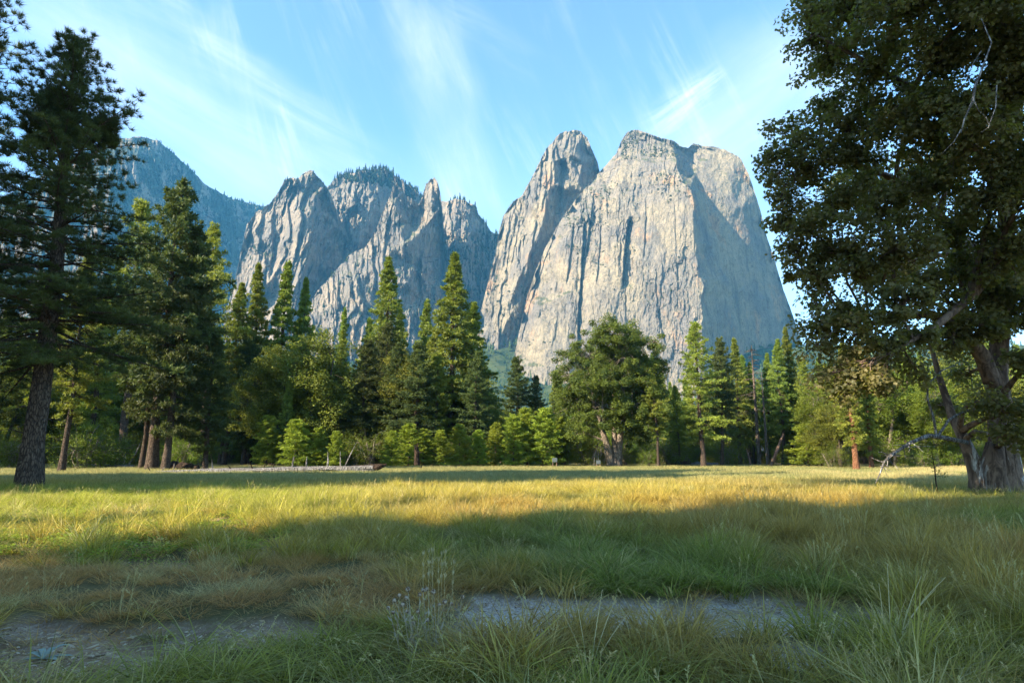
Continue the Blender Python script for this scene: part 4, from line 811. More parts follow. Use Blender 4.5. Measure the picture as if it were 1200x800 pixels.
# tall trees outside the left edge and behind the viewer: their shade lies over the meadow
def shade(x, y, H, k, w, lab): k.put(x, y, H, lab, 'trees that shade the meadow', w, x * 1.7)
sh = 'one of the tall dense trees outside the picture whose shade falls on the meadow'
for (x, y, H, w) in ((-40.5, -13, 50, 1.15), (-37.5, -19.5, 51, 1.2), (-34, -26, 50, 1.2), (-30.5, -32.5, 48, 1.25), (-47, -21, 54, 1.1), (-27, -39, 46, 1.25)):
    shade(x, y, H, (K_FIR[0] if int(x + y) % 2 else K_DARK[1]), w, sh)
for (x, y, H, w) in ((-33, 20, 42, 1.0), (-42, 24, 46, 1.0), (-50, 34, 26, 1.1), (-50, 16, 46, 1.0), (-37, 31, 34, 0.9)):
    shade(x, y, H, (K_FIR[0] if x % 2 else K_DARK[0]), w, sh)
for (x, y, H, w) in ((-73, 62, 50, 1.1), (-84, 74, 52, 1.2), (-94, 82, 54, 1.2)):
    shade(x, y, H, (K_FIR[0] if x % 2 else K_DARK[1]), w, sh)
K_TALL = Kind('ponderosa_pine', 'pine tree', conifer(190, 50, 33, 6.0, 0.7, 0.75, 6, prof_pine, 40, -10, 10, 0.60, 0.20, 0.5, 0.55, 0.75, 0.15, 0.25, (0, 0), True, 10, 0.05, 0.6), 50, M['bark'], M['pine_dark'])
for (x, y, H) in ((-30, 2.5, 57), (-28, -3, 58)): K_TALL.put(x, y, H, 'one of the very tall high-crowned pines outside the picture whose crowns shade the old oak', 'tall pines that shade the old oak', 1.0, x)
# ------------------------------------------------------------------ big near pine at the left
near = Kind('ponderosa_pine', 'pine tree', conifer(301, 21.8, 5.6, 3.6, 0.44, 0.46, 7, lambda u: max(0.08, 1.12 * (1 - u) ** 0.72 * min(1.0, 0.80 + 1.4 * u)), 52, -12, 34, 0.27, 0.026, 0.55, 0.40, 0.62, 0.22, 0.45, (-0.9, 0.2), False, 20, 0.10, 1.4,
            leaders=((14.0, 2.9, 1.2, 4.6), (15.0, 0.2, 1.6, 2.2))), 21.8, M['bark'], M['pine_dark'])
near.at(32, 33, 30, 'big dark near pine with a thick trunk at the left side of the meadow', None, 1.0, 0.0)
near.at(-150, -60, 36, 'tall pine of which only the branch ends show at the upper left corner', None, 0.85, 2.4)
# ------------------------------------------------------------------ round oak in the middle
def round_oak():
    r = np.random.default_rng(41); Y = 85.0; s = Y / F; bx = (720 - 600) * s; base = pt(720, 545, Y)
    L = []
    for (px, py, rp) in ((690, 418, 36), (718, 400, 27), (748, 412, 30), (768, 438, 22), (672, 440, 26), (668, 478, 25), (700, 462, 34), (738, 455, 34), (768, 478, 22), (752, 505, 20), (715, 432, 36), (664, 512, 17), (688, 508, 17), (700, 396, 20), (735, 394, 20), (757, 432, 22), (660, 458, 14), (778, 460, 13), (742, 486, 26), (762, 405, 12)):
        p = pt(718 + (px - 718) * 0.93, py, Y); L.append((p[0] - bx, r.uniform(-0.6, 0.6) * rp * s * 1.5 + (r.choice([-3.0, 2.5, 0.5])), p[2], rp * s * 1.08, rp * s * 1.25, rp * s * 1.0))
    for (px, py, rp) in ((702, 480, 26), (735, 478, 28), (718, 455, 30), (680, 500, 18), (755, 492, 20), (722, 425, 28), (748, 452, 24), (690, 448, 24)):
        p = pt(px, py, Y); L.append((p[0] - bx, -3.6, p[2], rp * s, rp * s, rp * s))
    for k in range(8): a = r.random() * 6.28; L.append((4.5 * math.cos(a), 4.0 + 2 * math.sin(a), r.uniform(6, 15), 2.8, 2.8, 2.6))
    q = lambda px, py, dy=0: (pt(px, py, Y + dy) - np.array([bx, Y, 0]))
    stems = [([q(716, 548), q(714, 530), q(706, 505), q(696, 470), q(690, 435)], [0.62, 0.48, 0.36, 0.24, 0.10]), ([q(724, 548), q(725, 530), q(728, 500), q(736, 465), q(745, 425)], [0.60, 0.46, 0.36, 0.24, 0.10]), ([q(721, 546), q(720, 515, 0.6), q(719, 470, 1.5), q(716, 420, 1.0)], [0.5, 0.4, 0.28, 0.12])]
    k = Kind('oak_tree', 'oak tree', broadleaf(42, L, stems, 1300, 190, 0.80, 0.225, outer=1.08), 20.0, M['bark_pale'], M['round_oak'])
    o = k.put(bx, Y, 20.0, 'large round-crowned oak standing alone in the middle of the meadow edge')
    o.location.z = 0
    g = Geo(); g.tube([q(712, 528), q(706, 523, -1.5), q(700, 525, -2), q(697, 532, -2), q(696, 545, -2)], [0.10, 0.08, 0.07, 0.05, 0.03], 5)
    for a, b, c in ((701, 526, 546), (704, 525, 540), (709, 527, 543), (699, 530, 545)): g.tube([q(a, b, -1.8), q(a + 0.5, (b + c) / 2, -1.9), q(a - 0.5, c, -2)], [0.05, 0.035, 0.015], 4)
    link('dead_limb', g.mesh('dead_limb', M['dead']), o)
round_oak()
# ------------------------------------------------------------------ old oak with its crown over the upper right
def old_oak():
    r = np.random.default_rng(77); bx, by = pt(1166, 570, 26.0)[0], 26.0
    q = lambda px, py, Y=26.0: pt(px, py, Y) - np.array([bx, by, 0])
    t = NT('old_oak_bark'); v = t.coord('Object', (1, 1, 0.28)); n1 = t.noise(v, 3.5, 7, 0.68, 0.8); n2 = t.noise(t.coord('Object', (1, 1, 0.22), (3, 1, 0)), 1.5, 4, 0.6, 1.0); n3 = t.noise(v, 16, 5, 0.7)
    c = t.mix(t.ramp(n1, 0.38, 0.62), (0.075, 0.050, 0.036), (0.24, 0.165, 0.115)); zq = t.n('ShaderNodeSeparateXYZ'); t.put(zq.inputs[0], t.coord('Object')); c = t.mix(t.math('MULTIPLY', t.ramp(n2, 0.55, 0.62), t.ramp(zq.outputs[2], 2.4, 4.5, 1.0, 0.0)), c, t.mix(t.ramp(n3, 0.4, 0.6), (0.30, 0.285, 0.265), (0.58, 0.55, 0.50)))
    bark = t.finish(t.princ(c, 0.9, t.bump(t.math('ADD', n1, t.math('MULTIPLY', n3, 0.6)), 1.0, 0.09), 0.1))
    stems = [([q(1178, 578), q(1177, 560), q(1175, 530), q(1172, 490), q(1168, 440), q(1172, 390), q(1178, 320, 25.5), q(1180, 230, 24.5), q(1172, 120, 23), q(1150, 0, 21.5)], [0.88, 0.62, 0.50, 0.46, 0.40, 0.36, 0.31, 0.25, 0.2, 0.1]),
             ([q(1152, 577), q(1148, 560), q(1140, 538), q(1128, 512), q(1116, 488, 26.5), (q(1100, 440, 27)), q(1085, 380, 27)], [0.50, 0.36, 0.29, 0.23, 0.17, 0.12, 0.05]),
             ([q(1164, 577, 25.7), q(1163, 555, 25.6), q(1166, 520, 25.7)], [0.62, 0.50, 0.33]),
             ([q(1192, 577, 26.4), q(1188, 555, 26.3), q(1184, 520, 26.2)], [0.42, 0.32, 0.24]),
             ([q(1167, 455), q(1150, 415, 25.6), q(1125, 385, 25), q(1090, 368, 24.2), q(1045, 372, 23.5), q(1000, 388, 23)], [0.36, 0.28, 0.21, 0.16, 0.11, 0.04]),
             ([q(1172, 400), q(1155, 360, 25.7), q(1138, 318, 25), q(1110, 262, 24.4), q(1060, 215, 24), q(1000, 190, 24), q(940, 185, 24)], [0.36, 0.29, 0.24, 0.19, 0.14, 0.08, 0.03]),
             ([q(1177, 300, 25.3), q(1140, 345, 23), q(1095, 384, 22), q(1050, 410, 21.6)], [0.24, 0.18, 0.11, 0.04]),
             ([q(1180, 240, 24.6), q(1140, 170, 22.5), q(1080, 110, 21), q(1010, 70, 21), q(955, 40, 22)], [0.26, 0.20, 0.14, 0.09, 0.03]),
             ([q(1178, 180, 24), q(1200, 90, 20), q(1180, 20, 18), q(1110, -20, 17.5)], [0.24, 0.18, 0.12, 0.05]),
             ([q(1182, 300, 25.2), q(1230, 240, 23), q(1260, 180, 21)], [0.26, 0.2, 0.1]),
             ([q(1178, 340, 25.6), q(1150, 300, 28), q(1100, 250, 31), q(1060, 230, 33)], [0.25, 0.2, 0.12, 0.05])]
    L = []
    for (px, py, rp, Y) in ((955, 18, 34, 22), (1005, 5, 44, 20), (1075, 0, 55, 18), (1150, 10, 62, 17.5), (1225, 30, 75, 17.5), (975, 72, 32, 23), (1030, 75, 40, 21), (1100, 70, 48, 19.5), (1185, 105, 55, 18.5), (948, 48, 18, 22.5),
            (928, 160, 27, 24), (903, 184, 15, 24), (945, 205, 30, 24), (1000, 140, 36, 22.5), (1060, 140, 40, 21), (1135, 165, 46, 19.5), (1205, 195, 50, 19.5), (968, 128, 20, 23.5), (915, 232, 15, 24), (908, 205, 12, 24),
            (945, 265, 32, 24), (985, 235, 30, 24), (1000, 298, 40, 22.5), (955, 318, 26, 24), (1050, 290, 32, 21.5), (1125, 262, 32, 22.5), (1195, 285, 38, 21), (925, 290, 18, 24.2), (915, 262, 13, 24.2),
            (968, 372, 28, 23.5), (1012, 388, 38, 22.5), (1000, 435, 26, 22), (1058, 352, 28, 21.5), (1045, 412, 16, 22), (955, 405, 16, 23), (1110, 322, 22, 24), (1165, 345, 22, 24.5), (1215, 425, 28, 22.5), (1185, 482, 22, 23), (1172, 512, 12, 23.4), (1200, 515, 18, 23.5),
            (1010, 218, 34, 33), (1062, 225, 36, 33), (1105, 190, 34, 32), (1040, 318, 30, 33), (1085, 300, 30, 32), (985, 462, 14, 22), (1030, 440, 18, 21.8), (1215, 350, 40, 24), (1150, 325, 30, 25), (1130, 380, 26, 25.5), (1205, 320, 40, 27), (1090, 345, 24, 23), (1070, 430, 16, 22.5), (970, 440, 14, 22.4), (1075, 395, 20, 22), (1120, 400, 22, 24), (1150, 380, 22, 23.5), (1150, 470, 14, 23.6), (1165, 300, 34, 22.5), (1085, 215, 30, 21.5), (1040, 250, 26, 22.5), (1100, 130, 34, 19), (1170, 220, 40, 20), (1000, 185, 26, 23), (1130, 440, 14, 28), (1105, 470, 13, 29)):
        p = q(px, py, Y); k = Y / F * rp; L.append((p[0], p[1], p[2], k * 1.0, k * 1.25, k * 0.95))
    K = Kind('old_oak', 'oak tree', broadleaf(78, L, stems, 1750, 70, 0.56, 0.15, LOBED), 20.0, bark, M['bigoak'])
    o = K.put(bx, by, 20.0, 'huge old oak with a split scarred trunk and dark crown filling the right side'); o.location.z = 0
    g = Geo(); g.tube([q(1133, 518, 25), q(1108, 513, 24), q(1088, 510, 23.6), q(1066, 519, 23.2), q(1048, 531, 23), q(1036, 541, 22.8), q(1032, 553, 22.8), q(1026, 566, 22.7)], [0.09, 0.085, 0.08, 0.07, 0.055, 0.04, 0.025, 0.012], 6, wob=0.05, rng=r)
    g.tube([q(1098, 512, 23.8), q(1094, 490, 23.6), q(1087, 468, 23.5), q(1087, 450, 23.4), q(1104, 434, 23.4), q(1118, 428, 23.5)], [0.05, 0.045, 0.04, 0.035, 0.03, 0.015], 5)
    g.tube([q(1099, 511, 23.8), q(1112, 492, 24), q(1128, 482, 24.5), q(1150, 478, 25.2)], [0.05, 0.05, 0.06, 0.07], 5)
    for k in range(26):
        px = r.uniform(1030, 1070); py = np.interp(px, [1030, 1048, 1070], [548, 531, 518]); e = q(px + r.normal(0, 10), py + r.uniform(-14, 16), 23 + r.normal(0, 0.4)); g.tube([q(px, py, 23), 0.5 * (q(px, py, 23) + e) + r.normal(0, 0.05, 3), e], [0.018, 0.012, 0.005], 4)
    link('dead_limb', g.mesh('dead_limb', M['dead']), o)
    g = Geo(); g.tube([q(1150, 22, 15.5), q(1162, 50, 15.2), q(1152, 78, 15), q(1143, 100, 15), q(1140, 118, 15), q(1130, 140, 15), q(1126, 156, 15)], [0.012, 0.018, 0.026, 0.03, 0.03, 0.018, 0.008], 5)
    for pts_ in ([(1140, 115), (1147, 130), (1155, 137)], [(1126, 152), (1118, 166), (1104, 180)], [(1150, 60), (1140, 75), (1132, 95)], [(1168, 100), (1167, 125), (1158, 150), (1150, 155)], [(1155, 137), (1160, 148)]): g.tube([q(a, b, 15) for a, b in pts_], np.linspace(0.016, 0.005, len(pts_)), 4)
    link('dead_limb', g.mesh('dead_limb', M['dead']), o)
old_oak()
# ------------------------------------------------------------------ meadow grass
def grass_mat(name, trans=0.42, tip=(0.42, 0.34, 0.15), tipamt=0.5):
    t = NT(name); q = t.n('ShaderNodeAttribute', attribute_type='INSTANCER', attribute_name='tint3'); b = t.attr('tint'); h = t.attr('rise')
    c = t.mix(1.0, q.outputs['Color'], t.mix(b, (0.42, 0.45, 0.42), (1.50, 1.45, 1.40)), 'MULTIPLY')
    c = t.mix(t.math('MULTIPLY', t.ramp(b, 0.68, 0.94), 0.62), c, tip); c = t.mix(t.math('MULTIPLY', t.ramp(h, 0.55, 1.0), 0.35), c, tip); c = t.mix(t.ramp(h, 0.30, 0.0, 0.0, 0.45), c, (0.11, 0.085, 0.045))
    a = t.princ(c, 0.55, None, 0.25); tr = t.n('ShaderNodeBsdfTranslucent'); t.put(tr.inputs[0], c); m = t.n('ShaderNodeMixShader'); m.inputs[0].default_value = trans; t.put(m.inputs[1], a); t.put(m.inputs[2], tr.outputs[0])
    return t.finish(m.outputs[0])
MG = grass_mat('meadow_grass')
def tuft(seed, n, h, rad, wd, lean, curl, lev=(0, 0.35, 0.7, 1.0)):
    r = np.random.default_rng(seed); a = r.random(n) * 6.283; d = np.stack([np.cos(a), np.sin(a)], -1); rr = rad * np.sqrt(r.random(n))
    a2 = a + r.normal(0, 0.9, n); ld = np.stack([np.cos(a2), np.sin(a2)], -1); hh = h * r.uniform(0.45, 1.15, n); le = lean * r.uniform(0.2, 1.5, n); cu = curl * r.uniform(0.1, 1.7, n)
    lev = np.array(lev); fa = r.random(n) * 6.283; wv = np.stack([np.cos(fa), np.sin(fa)], -1) * wd * 0.5 * r.uniform(0.6, 1.3, n)[:, None]
    V = []; R = []
    for i, t in enumerate(lev):
        xy = d * rr[:, None] + ld * (hh * (le * t + cu * t * t))[:, None]; z = hh * (t - 0.45 * cu * t * t * t) - 0.03
        w = wv * (1 - t ** 1.6)
        if i < len(lev) - 1: V += [np.column_stack([xy - w, z]), np.column_stack([xy + w, z])]; R += [np.full(n, t)] * 2
        else: V.append(np.column_stack([xy, z])); R.append(np.full(n, t))
    k = len(V); V = np.stack(V, 1); R = np.stack(R, 1); b = np.arange(n)[:, None] * k; q = []
    for i in range(len(lev) - 2): q.append(b + np.array([2 * i, 2 * i + 1, 2 * i + 3, 2 * i + 2]))
    f3 = b + np.array([k - 3, k - 2, k - 1]); ti = np.repeat(r.random(n), k)
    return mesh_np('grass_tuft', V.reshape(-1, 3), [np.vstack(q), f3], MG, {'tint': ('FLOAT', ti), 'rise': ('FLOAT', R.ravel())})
def forb(seed):
    r = np.random.default_rng(seed); n = 80; P = np.column_stack([r.normal(0, 0.11, (n, 2)), r.uniform(0.02, 0.14, n)]); N = unit(np.column_stack([r.normal(0, 0.5, (n, 2)), np.ones(n)]))
    v, f, t = leaves(r, P, N, 0.040, r.random(n) * 0.6); return mesh_np('forb_tuft', v, [f], MG, {'tint': ('FLOAT', t), 'rise': ('FLOAT', np.full(len(v), 0.4))})
def stalks(seed):
    r = np.random.default_rng(seed); g = Geo(); R = []
    for k in range(4):
        a = r.random() * 6.28; b = r.normal(0, 0.06, 2); L = r.uniform(0.45, 0.75); e = np.array([b[0] + math.cos(a) * 0.22 * L, b[1] + math.sin(a) * 0.22 * L, L]); m = np.array([b[0] + math.cos(a) * 0.06, b[1] + math.sin(a) * 0.06, L * 0.6])
        g.tube([(b[0], b[1], -0.02), m, e], [0.0022, 0.0018, 0.0012], 3, False, 0.85)
        for j in range(12):
            p = m + (e - m) * (0.72 + 0.3 * j / 12); d = unit(np.array([math.cos(a), math.sin(a), 2.0]) + r.normal(0, 0.8, 3)) * 0.03; w = unit(np.cross(d, r.normal(0, 1, 3))) * 0.004
            g.add([p, p + d * 0.5 + w, p + d, p + d * 0.5 - w], np.array([[0, 1, 2, 3]]), None, 0.95)
    return mesh_np('stalk_tuft', np.vstack(g.v), [np.vstack(g.f4)], MG, {'tint': ('FLOAT', np.concatenate(g.t)), 'rise': ('FLOAT', np.full(g.n, 0.7))})
C_grass = source_coll('grass_shapes', [tuft(1, 64, 0.54, 0.11, 0.0110, 0.30, 0.65), tuft(2, 56, 0.60, 0.12, 0.0115, 0.34, 0.85), tuft(3, 74, 0.44, 0.13, 0.0100, 0.28, 0.55),
      tuft(4, 80, 0.27, 0.17, 0.0060, 0.45, 0.55), tuft(5, 64, 0.23, 0.19, 0.0060, 0.65, 0.65), tuft(6, 46, 0.44, 0.34, 0.018, 0.18, 0.32, (0, 0.5, 1.0)), tuft(7, 40, 0.40, 0.40, 0.022, 0.22, 0.38, (0, 0.5, 1.0)), forb(8), stalks(9), stalks(10)])
def meadow():
    r = np.random.default_rng(3); X, Yv = [], []
    for (y0, y1, dens) in ((2.6, 9, 46), (9, 16, 34), (16, 30, 17), (30, 58, 8), (58, 104, 4.6)):
        y = np.sqrt(r.uniform(y0 ** 2, y1 ** 2, int(0.92 * (y1 ** 2 - y0 ** 2) * dens))); x = r.uniform(-1, 1, len(y)) * (0.92 * y + 1.2); X.append(x); Yv.append(y)
    x, y = np.concatenate(X), np.concatenate(Yv); px, py = ground_px(x, y); bare, pale = bare_mask(x, y)
    n1 = fbm(x / 1.3, y / 1.3, 21, 4); n2 = fbm(x / 6.0, y / 9.0, 22, 4); n3 = fbm(x / 0.6, y / 0.6, 23, 3)
    short = smooth(640, 668, py + 14 * n1) * (1 - smooth(720, 748, py)) * (1 - smooth(430, 640, px + 60 * n1)) + smooth(690, 705, py) * (1 - smooth(720, 735, py)) * smooth(500, 560, px) * (1 - smooth(1000, 1050, px)) * 0.6
    fz = (1 - smooth(280, 350, px + 40 * n1)) * smooth(592, 606, py + 6 * n1) * (1 - smooth(648, 664, py + 8 * n1))
    keep = (r.random(len(x)) > bare * 0.84) & (r.random(len(x)) > 0.25 * smooth(0.1, 0.5, -n1)) & (r.random(len(x)) > 0.25 * fz) & (r.random(len(x)) > 0.85 * smooth(0.05, -0.35, n3) * (1 - smooth(14, 20, y)))
    # keep the feet of trunks and stones clear of blades standing through them
    x, y, px, py, bare, n1, n2, n3, short, fz = (a[keep] for a in (x, y, px, py, bare, n1, n2, n3, short, fz)); n = len(x); u = r.random(n)
    idx = np.where(y > 24 + 8 * u, r.integers(5, 7, n), r.integers(0, 3, n))
    near = y < 24 + 8 * u; isdry = near & (r.random(n) < np.maximum(short, smooth(0.3, 0.8, bare))); idx = np.where(isdry, r.integers(3, 5, n), idx)
    isf = near & (r.random(n) < fz * (0.55 + 0.5 * n1)); idx = np.where(isf, 7, idx); iss = near & ~isf & (r.random(n) < 0.05 + 0.09 * smooth(690, 750, py)); idx = np.where(iss, r.integers(8, 10, n), idx)
    G = np.array((0.235, 0.250, 0.033)); YG_ = np.array((0.350, 0.385, 0.031)); GO = np.array((0.470, 0.395, 0.050)); BR = np.array((0.54, 0.29, 0.083)); ST = np.array((0.620, 0.500, 0.220)); BG = np.array((0.260, 0.293, 0.110)); OL = np.array((0.403, 0.287, 0.050)); FB = np.array((0.286, 0.390, 0.033))
    c = G[None] + (OL - G)[None] * smooth(-0.35, 0.35, n2 + 0.5 * n1)[:, None]
    def blend(c, col, w): w = np.clip(w, 0, 1)[:, None]; return c * (1 - w) + col[None] * w
    c = blend(c, YG_, (1 - smooth(600, 655, py)) * smooth(565, 580, py) * (1 - smooth(300, 620, px)) * 0.8)  # brighter yellow-green put on the left end of the sunlit strip
    c = blend(c, GO, smooth(562, 572, py + 8 * n2) * (1 - smooth(590, 604, py + 8 * n2)) * smooth(330, 470, px) * (1 - smooth(760, 900, px)) * 0.65)  # sunlight put into the colour: gold along the sunlit strip
    c = blend(c, GO, smooth(585, 600, py) * (1 - smooth(610, 640, py)) * smooth(120, 200, px) * (1 - smooth(260, 360, px)) * smooth(0.0, 0.4, n1) * 0.7)
    c = blend(c, BR, smooth(0.05, 0.45, n1 + 0.4 * n2) * smooth(575, 640, py) * smooth(780, 850, px) * 0.15)
    c = blend(c, np.array((0.21, 0.275, 0.036)), smooth(560, 680, px + 40 * n2) * smooth(598, 615, py) * smooth(0.45, -0.15, n2) * 0.7)
    c = blend(c, np.array((0.34, 0.325, 0.045)), smooth(735, 765, py) * 0.6)
    c = blend(c, BR, smooth(0.12, 0.42, fbm(x / 1.8 + 40, y / 1.8, 27, 4)) * smooth(590, 612, py) * 0.55)
    c = blend(c, BG, (1 - smooth(560, 572, py)) * 0.75); c = blend(c, ST, (1 - smooth(544.5, 547.5, py + 1.0 * n2)) * 0.75)  # shade put into the colour: blue-green on the far shaded band; straw where lit
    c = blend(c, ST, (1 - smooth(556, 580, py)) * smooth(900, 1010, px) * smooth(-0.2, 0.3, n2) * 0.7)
    c = blend(c, GO, smooth(634, 650, py) * (1 - smooth(662, 690, py)) * (1 - smooth(420, 560, px)) * 0.55)
    c = blend(c, BR, np.where(isdry, 0.75, 0) + 0.5 * smooth(655, 690, py) * (1 - smooth(735, 755, py)) * (1 - smooth(560, 700, px)))
    c = blend(c, ST, np.where(isdry, smooth(0.1, 0.6, n3) * 0.8, 0)); c = blend(c, FB, np.where(isf, 0.95, 0)); c = blend(c, ST, np.where(iss, 0.9, 0)); c = blend(c, ST, (r.random(n) < 0.06) * 0.7)
    c = np.minimum(c * r.uniform(0.8, 1.25, (n, 1)) * 1.08, 0.62)
    hgt = 0.80 + 0.38 * n2 + 0.42 * np.clip(n1, -0.5, 0.6); hgt *= 1 - 0.45 * smooth(0.1, 0.8, bare); hgt *= np.where(py > 730, 0.92, 1.0) * (1 - 0.30 * smooth(655, 700, py) * (1 - smooth(500, 640, px))); hgt = np.clip(hgt, 0.35, 1.35) * r.uniform(0.8, 1.2, n)
    hgt *= np.where((y > 75), 0.75, 1.0); hgt = np.where(iss, hgt * 0.95, hgt)
    w = np.where(idx >= 5, np.where(idx < 7, 0.9 + (y - 24) / 60.0, 1.0), 1.0) * r.uniform(0.85, 1.25, n); w = np.where(idx == 7, 1.5, w); hgt = np.where(idx == 7, 1.1, hgt)
    clump = 0.75 + 0.55 * smooth(-0.25, 0.5, n3); hgt *= np.where((idx < 3), clump * np.where(r.random(n) < 0.07, 1.45, 1.0), 1.0)
    P = np.stack([x, y, ground_z(x, y)], -1); rot = np.stack([r.normal(0, 0.07, n), r.normal(0, 0.07, n), r.uniform(0, 6.283, n)], -1)
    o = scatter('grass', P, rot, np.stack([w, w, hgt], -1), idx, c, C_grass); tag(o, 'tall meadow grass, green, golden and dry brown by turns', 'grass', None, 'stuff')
meadow()
def debris():
    r = np.random.default_rng(8); t = NT('dry_bits'); q = t.n('ShaderNodeAttribute', attribute_type='INSTANCER', attribute_name='tint3'); m = t.finish(t.princ(q.outputs['Color'], 0.85, None, 0.2))
    S = []
    for k in range(5):
        n = 6; a = np.sort(r.random(n) * 6.283); e = r.uniform(0.5, 1.0, n); lx, ly = ((1.0, 0.8), (1.6, 0.35), (2.6, 0.16), (0.9, 0.6), (3.4, 0.10))[k]
        top = np.column_stack([np.cos(a) * e * lx, np.sin(a) * e * ly, r.uniform(0.15, 0.5, n)]); bot = top * np.array([1.1, 1.1, 0]) - np.array([0, 0, 0.2]); v = np.vstack([top, bot, [[0, 0, 0.55]]])
        i = np.arange(n); j = (i + 1) % n; S.append(mesh_np('bit', v, [np.stack([i, n + i, n + j, j], -1), np.stack([i, j, np.full(n, 2 * n)], -1)], m))
    C = source_coll('bits', S); N = 130000; y = np.sqrt(r.uniform(3.0 ** 2, 15 ** 2, N)); x = r.uniform(-1, 1, N) * (0.9 * y + 0.5); b, p = bare_mask(x, y); k = r.random(N) < np.clip(b * 1.2 - 0.15, 0, 1)
    x, y, p = x[k], y[k], p[k]; n = len(x); u = r.random((n, 1)); dark, strw, pal = np.array((0.09, 0.055, 0.03)), np.array((0.56, 0.42, 0.22)), np.array((0.66, 0.57, 0.44))
    c = np.where(u < 0.45, dark + (strw - dark) * r.random((n, 1)), strw + (pal - strw) * r.random((n, 1))); s = 0.005 + 0.020 * r.random(n) ** 2.6
    o = scatter('debris', np.stack([x, y, ground_z(x, y)], -1), np.stack([r.normal(0, 0.25, n), r.normal(0, 0.25, n), r.uniform(0, 6.28, n)], -1), np.stack([s, s, s], -1), r.integers(0, 5, n), c, C)
    tag(o, 'bits of bark, twigs and gravel littering the bare ground', 'litter', None, 'stuff')
debris()
# ------------------------------------------------------------------ fallen logs, stumps, snags, boards and small plants
RS = np.random.default_rng(99)
def part(name, g, mat, parent, sm=False): return link(name, g.mesh(name, mat, sm), parent)
def fallen_log(name, label, a, b, rad, mat, stubs, lift=0.0, root=None, seed=0):
    """a, b: world foot points of both ends; stubs: (position 0..1, height, lean, sideways, radius, material)"""
    r = np.random.default_rng(seed); a, b = np.array(a, float), np.array(b, float); o = empty(name, tuple(a)); d = b - a; L = np.linalg.norm(d)
    t = np.linspace(0, 1, 16); p = np.outer(t, d) + np.column_stack([0 * t, 0.15 * fbm(t * 3, t * 0, seed, 2), 0.06 * fbm(t * 5, t * 0 + 3, seed, 2) + rad[0] * 0.7 + lift * t])
    R = np.interp(t, np.linspace(0, 1, len(rad)), rad); g = Geo(); g.tube(p, R, 10, True, 0.5, 0.10, r); part('trunk', g, mat, o)
    for (q, h, lean, side, rr, m) in stubs:
        c = np.array([np.interp(q, t, p[:, i]) for i in range(3)]); g = Geo()
        e = c + unit(d) * lean * h + np.array([0, side * h, h]); mid = 0.5 * (c + e) + r.normal(0, 0.05 * h, 3); g.tube([c, mid, e], [rr, rr * 0.75, rr * 0.18], 5, True, 0.5, 0.12, r); part('branch_stub', g, m, o)
    if root:
        g = Geo(); c = p[-1]
        for k in range(14): a_ = r.random() * 6.28; e = c + np.array([r.uniform(0.2, 0.9) * 1.2, math.cos(a_) * 0.6, 0.25 * math.sin(a_) + 0.18]); g.tube([c - np.array([0.5, 0, 0]), c + (e - c) * 0.5, e], [0.22, 0.16, 0.04], 5, True, 0.5, 0.15, r)
        g.tube([c - np.array([2.4, 0, 0.05]), c - np.array([1.0, 0, 0]), c + np.array([0.6, 0, 0.22])], [0.30, 0.34, 0.20], 9, True, 0.5, 0.12, r); part('root_end', g, M['dead_dark'], o)
    return tag(o, label, 'fallen log')
def gp(px, Y, z=0.0): x = ray(px, HZ)[0] * Y * (math.cos(PITCH) - math.sin(PITCH) * EYE / Y); return (x, Y, gz(x, Y) + z)
D_, DK = M['dead'], M['dead_dark']
Yl = 54.0; w_ = 54.0 / F
fallen_log('fallen_log', 'long grey fallen log with upright broken branch stubs lying across the left meadow', gp(164, Yl, -0.02), gp(436, Yl + 2.5, 0.05), [0.12, 0.26, 0.31, 0.27, 0.30, 0.25, 0.32], D_,
           [(0.02, 0.75, -0.7, 0.2, 0.06, DK), (0.06, 0.5, 0.6, 0.0, 0.07, D_), (0.11, 0.8, 0.05, 0.0, 0.05, D_), (0.23, 0.55, 0.25, 0.1, 0.07, D_), (0.28, 1.05, -0.15, 0.0, 0.08, D_), (0.36, 0.6, -0.5, -0.3, 0.07, DK), (0.44, 0.55, -0.2, 0.0, 0.07, D_), (0.46, 0.75, -0.45, -0.2, 0.08, DK), (0.54, 0.7, 0.1, 0.1, 0.06, DK), (0.63, 1.15, 0.03, 0.0, 0.10, D_), (0.69, 1.15, 0.02, 0.0, 0.08, D_), (0.785, 1.55, -0.05, 0.1, 0.09, D_), (0.845, 1.55, -0.06, 0.0, 0.09, D_), (0.86, 2.6, 0.42, 0.1, 0.055, D_), (0.92, 0.8, 0.0, 0.1, 0.04, DK), (0.50, 0.9, 0.0, 0.3, 0.04, DK)],
           0.28, True, 4)
fallen_log('fallen_log', 'short white fallen log with a tall curved dead branch, far left at the wood edge', gp(88, 74), gp(150, 72), [0.26, 0.34, 0.30, 0.26, 0.22], D_, [(0.08, 1.2, -0.5, 0, 0.12, D_), (0.35, 0.5, 0.5, 0.2, 0.10, D_), (0.80, 1.6, 0.05, 0, 0.13, D_), (0.86, 3.0, 0.55, 0, 0.09, D_), (0.55, 0.6, -0.4, 0.2, 0.08, DK)], 0.1, False, 5)
fallen_log('fallen_log', 'bluish grey fallen log behind the trunks of the big sunlit pine', gp(808, 92), gp(846, 90), [0.30, 0.36, 0.34, 0.28], D_, [(0.3, 0.6, 0.5, 0, 0.08, D_), (0.7, 0.5, -0.3, 0, 0.08, D_)], 0.1, False, 6)
fallen_log('fallen_log', 'dark rotten fallen log between the slender pine and the big sunlit pine', gp(790, 90), gp(812, 91), [0.25, 0.34, 0.30], DK, [(0.2, 0.9, 0.8, 0, 0.10, DK), (0.6, 1.4, 0.7, 0, 0.07, D_)], 0.35, False, 7)
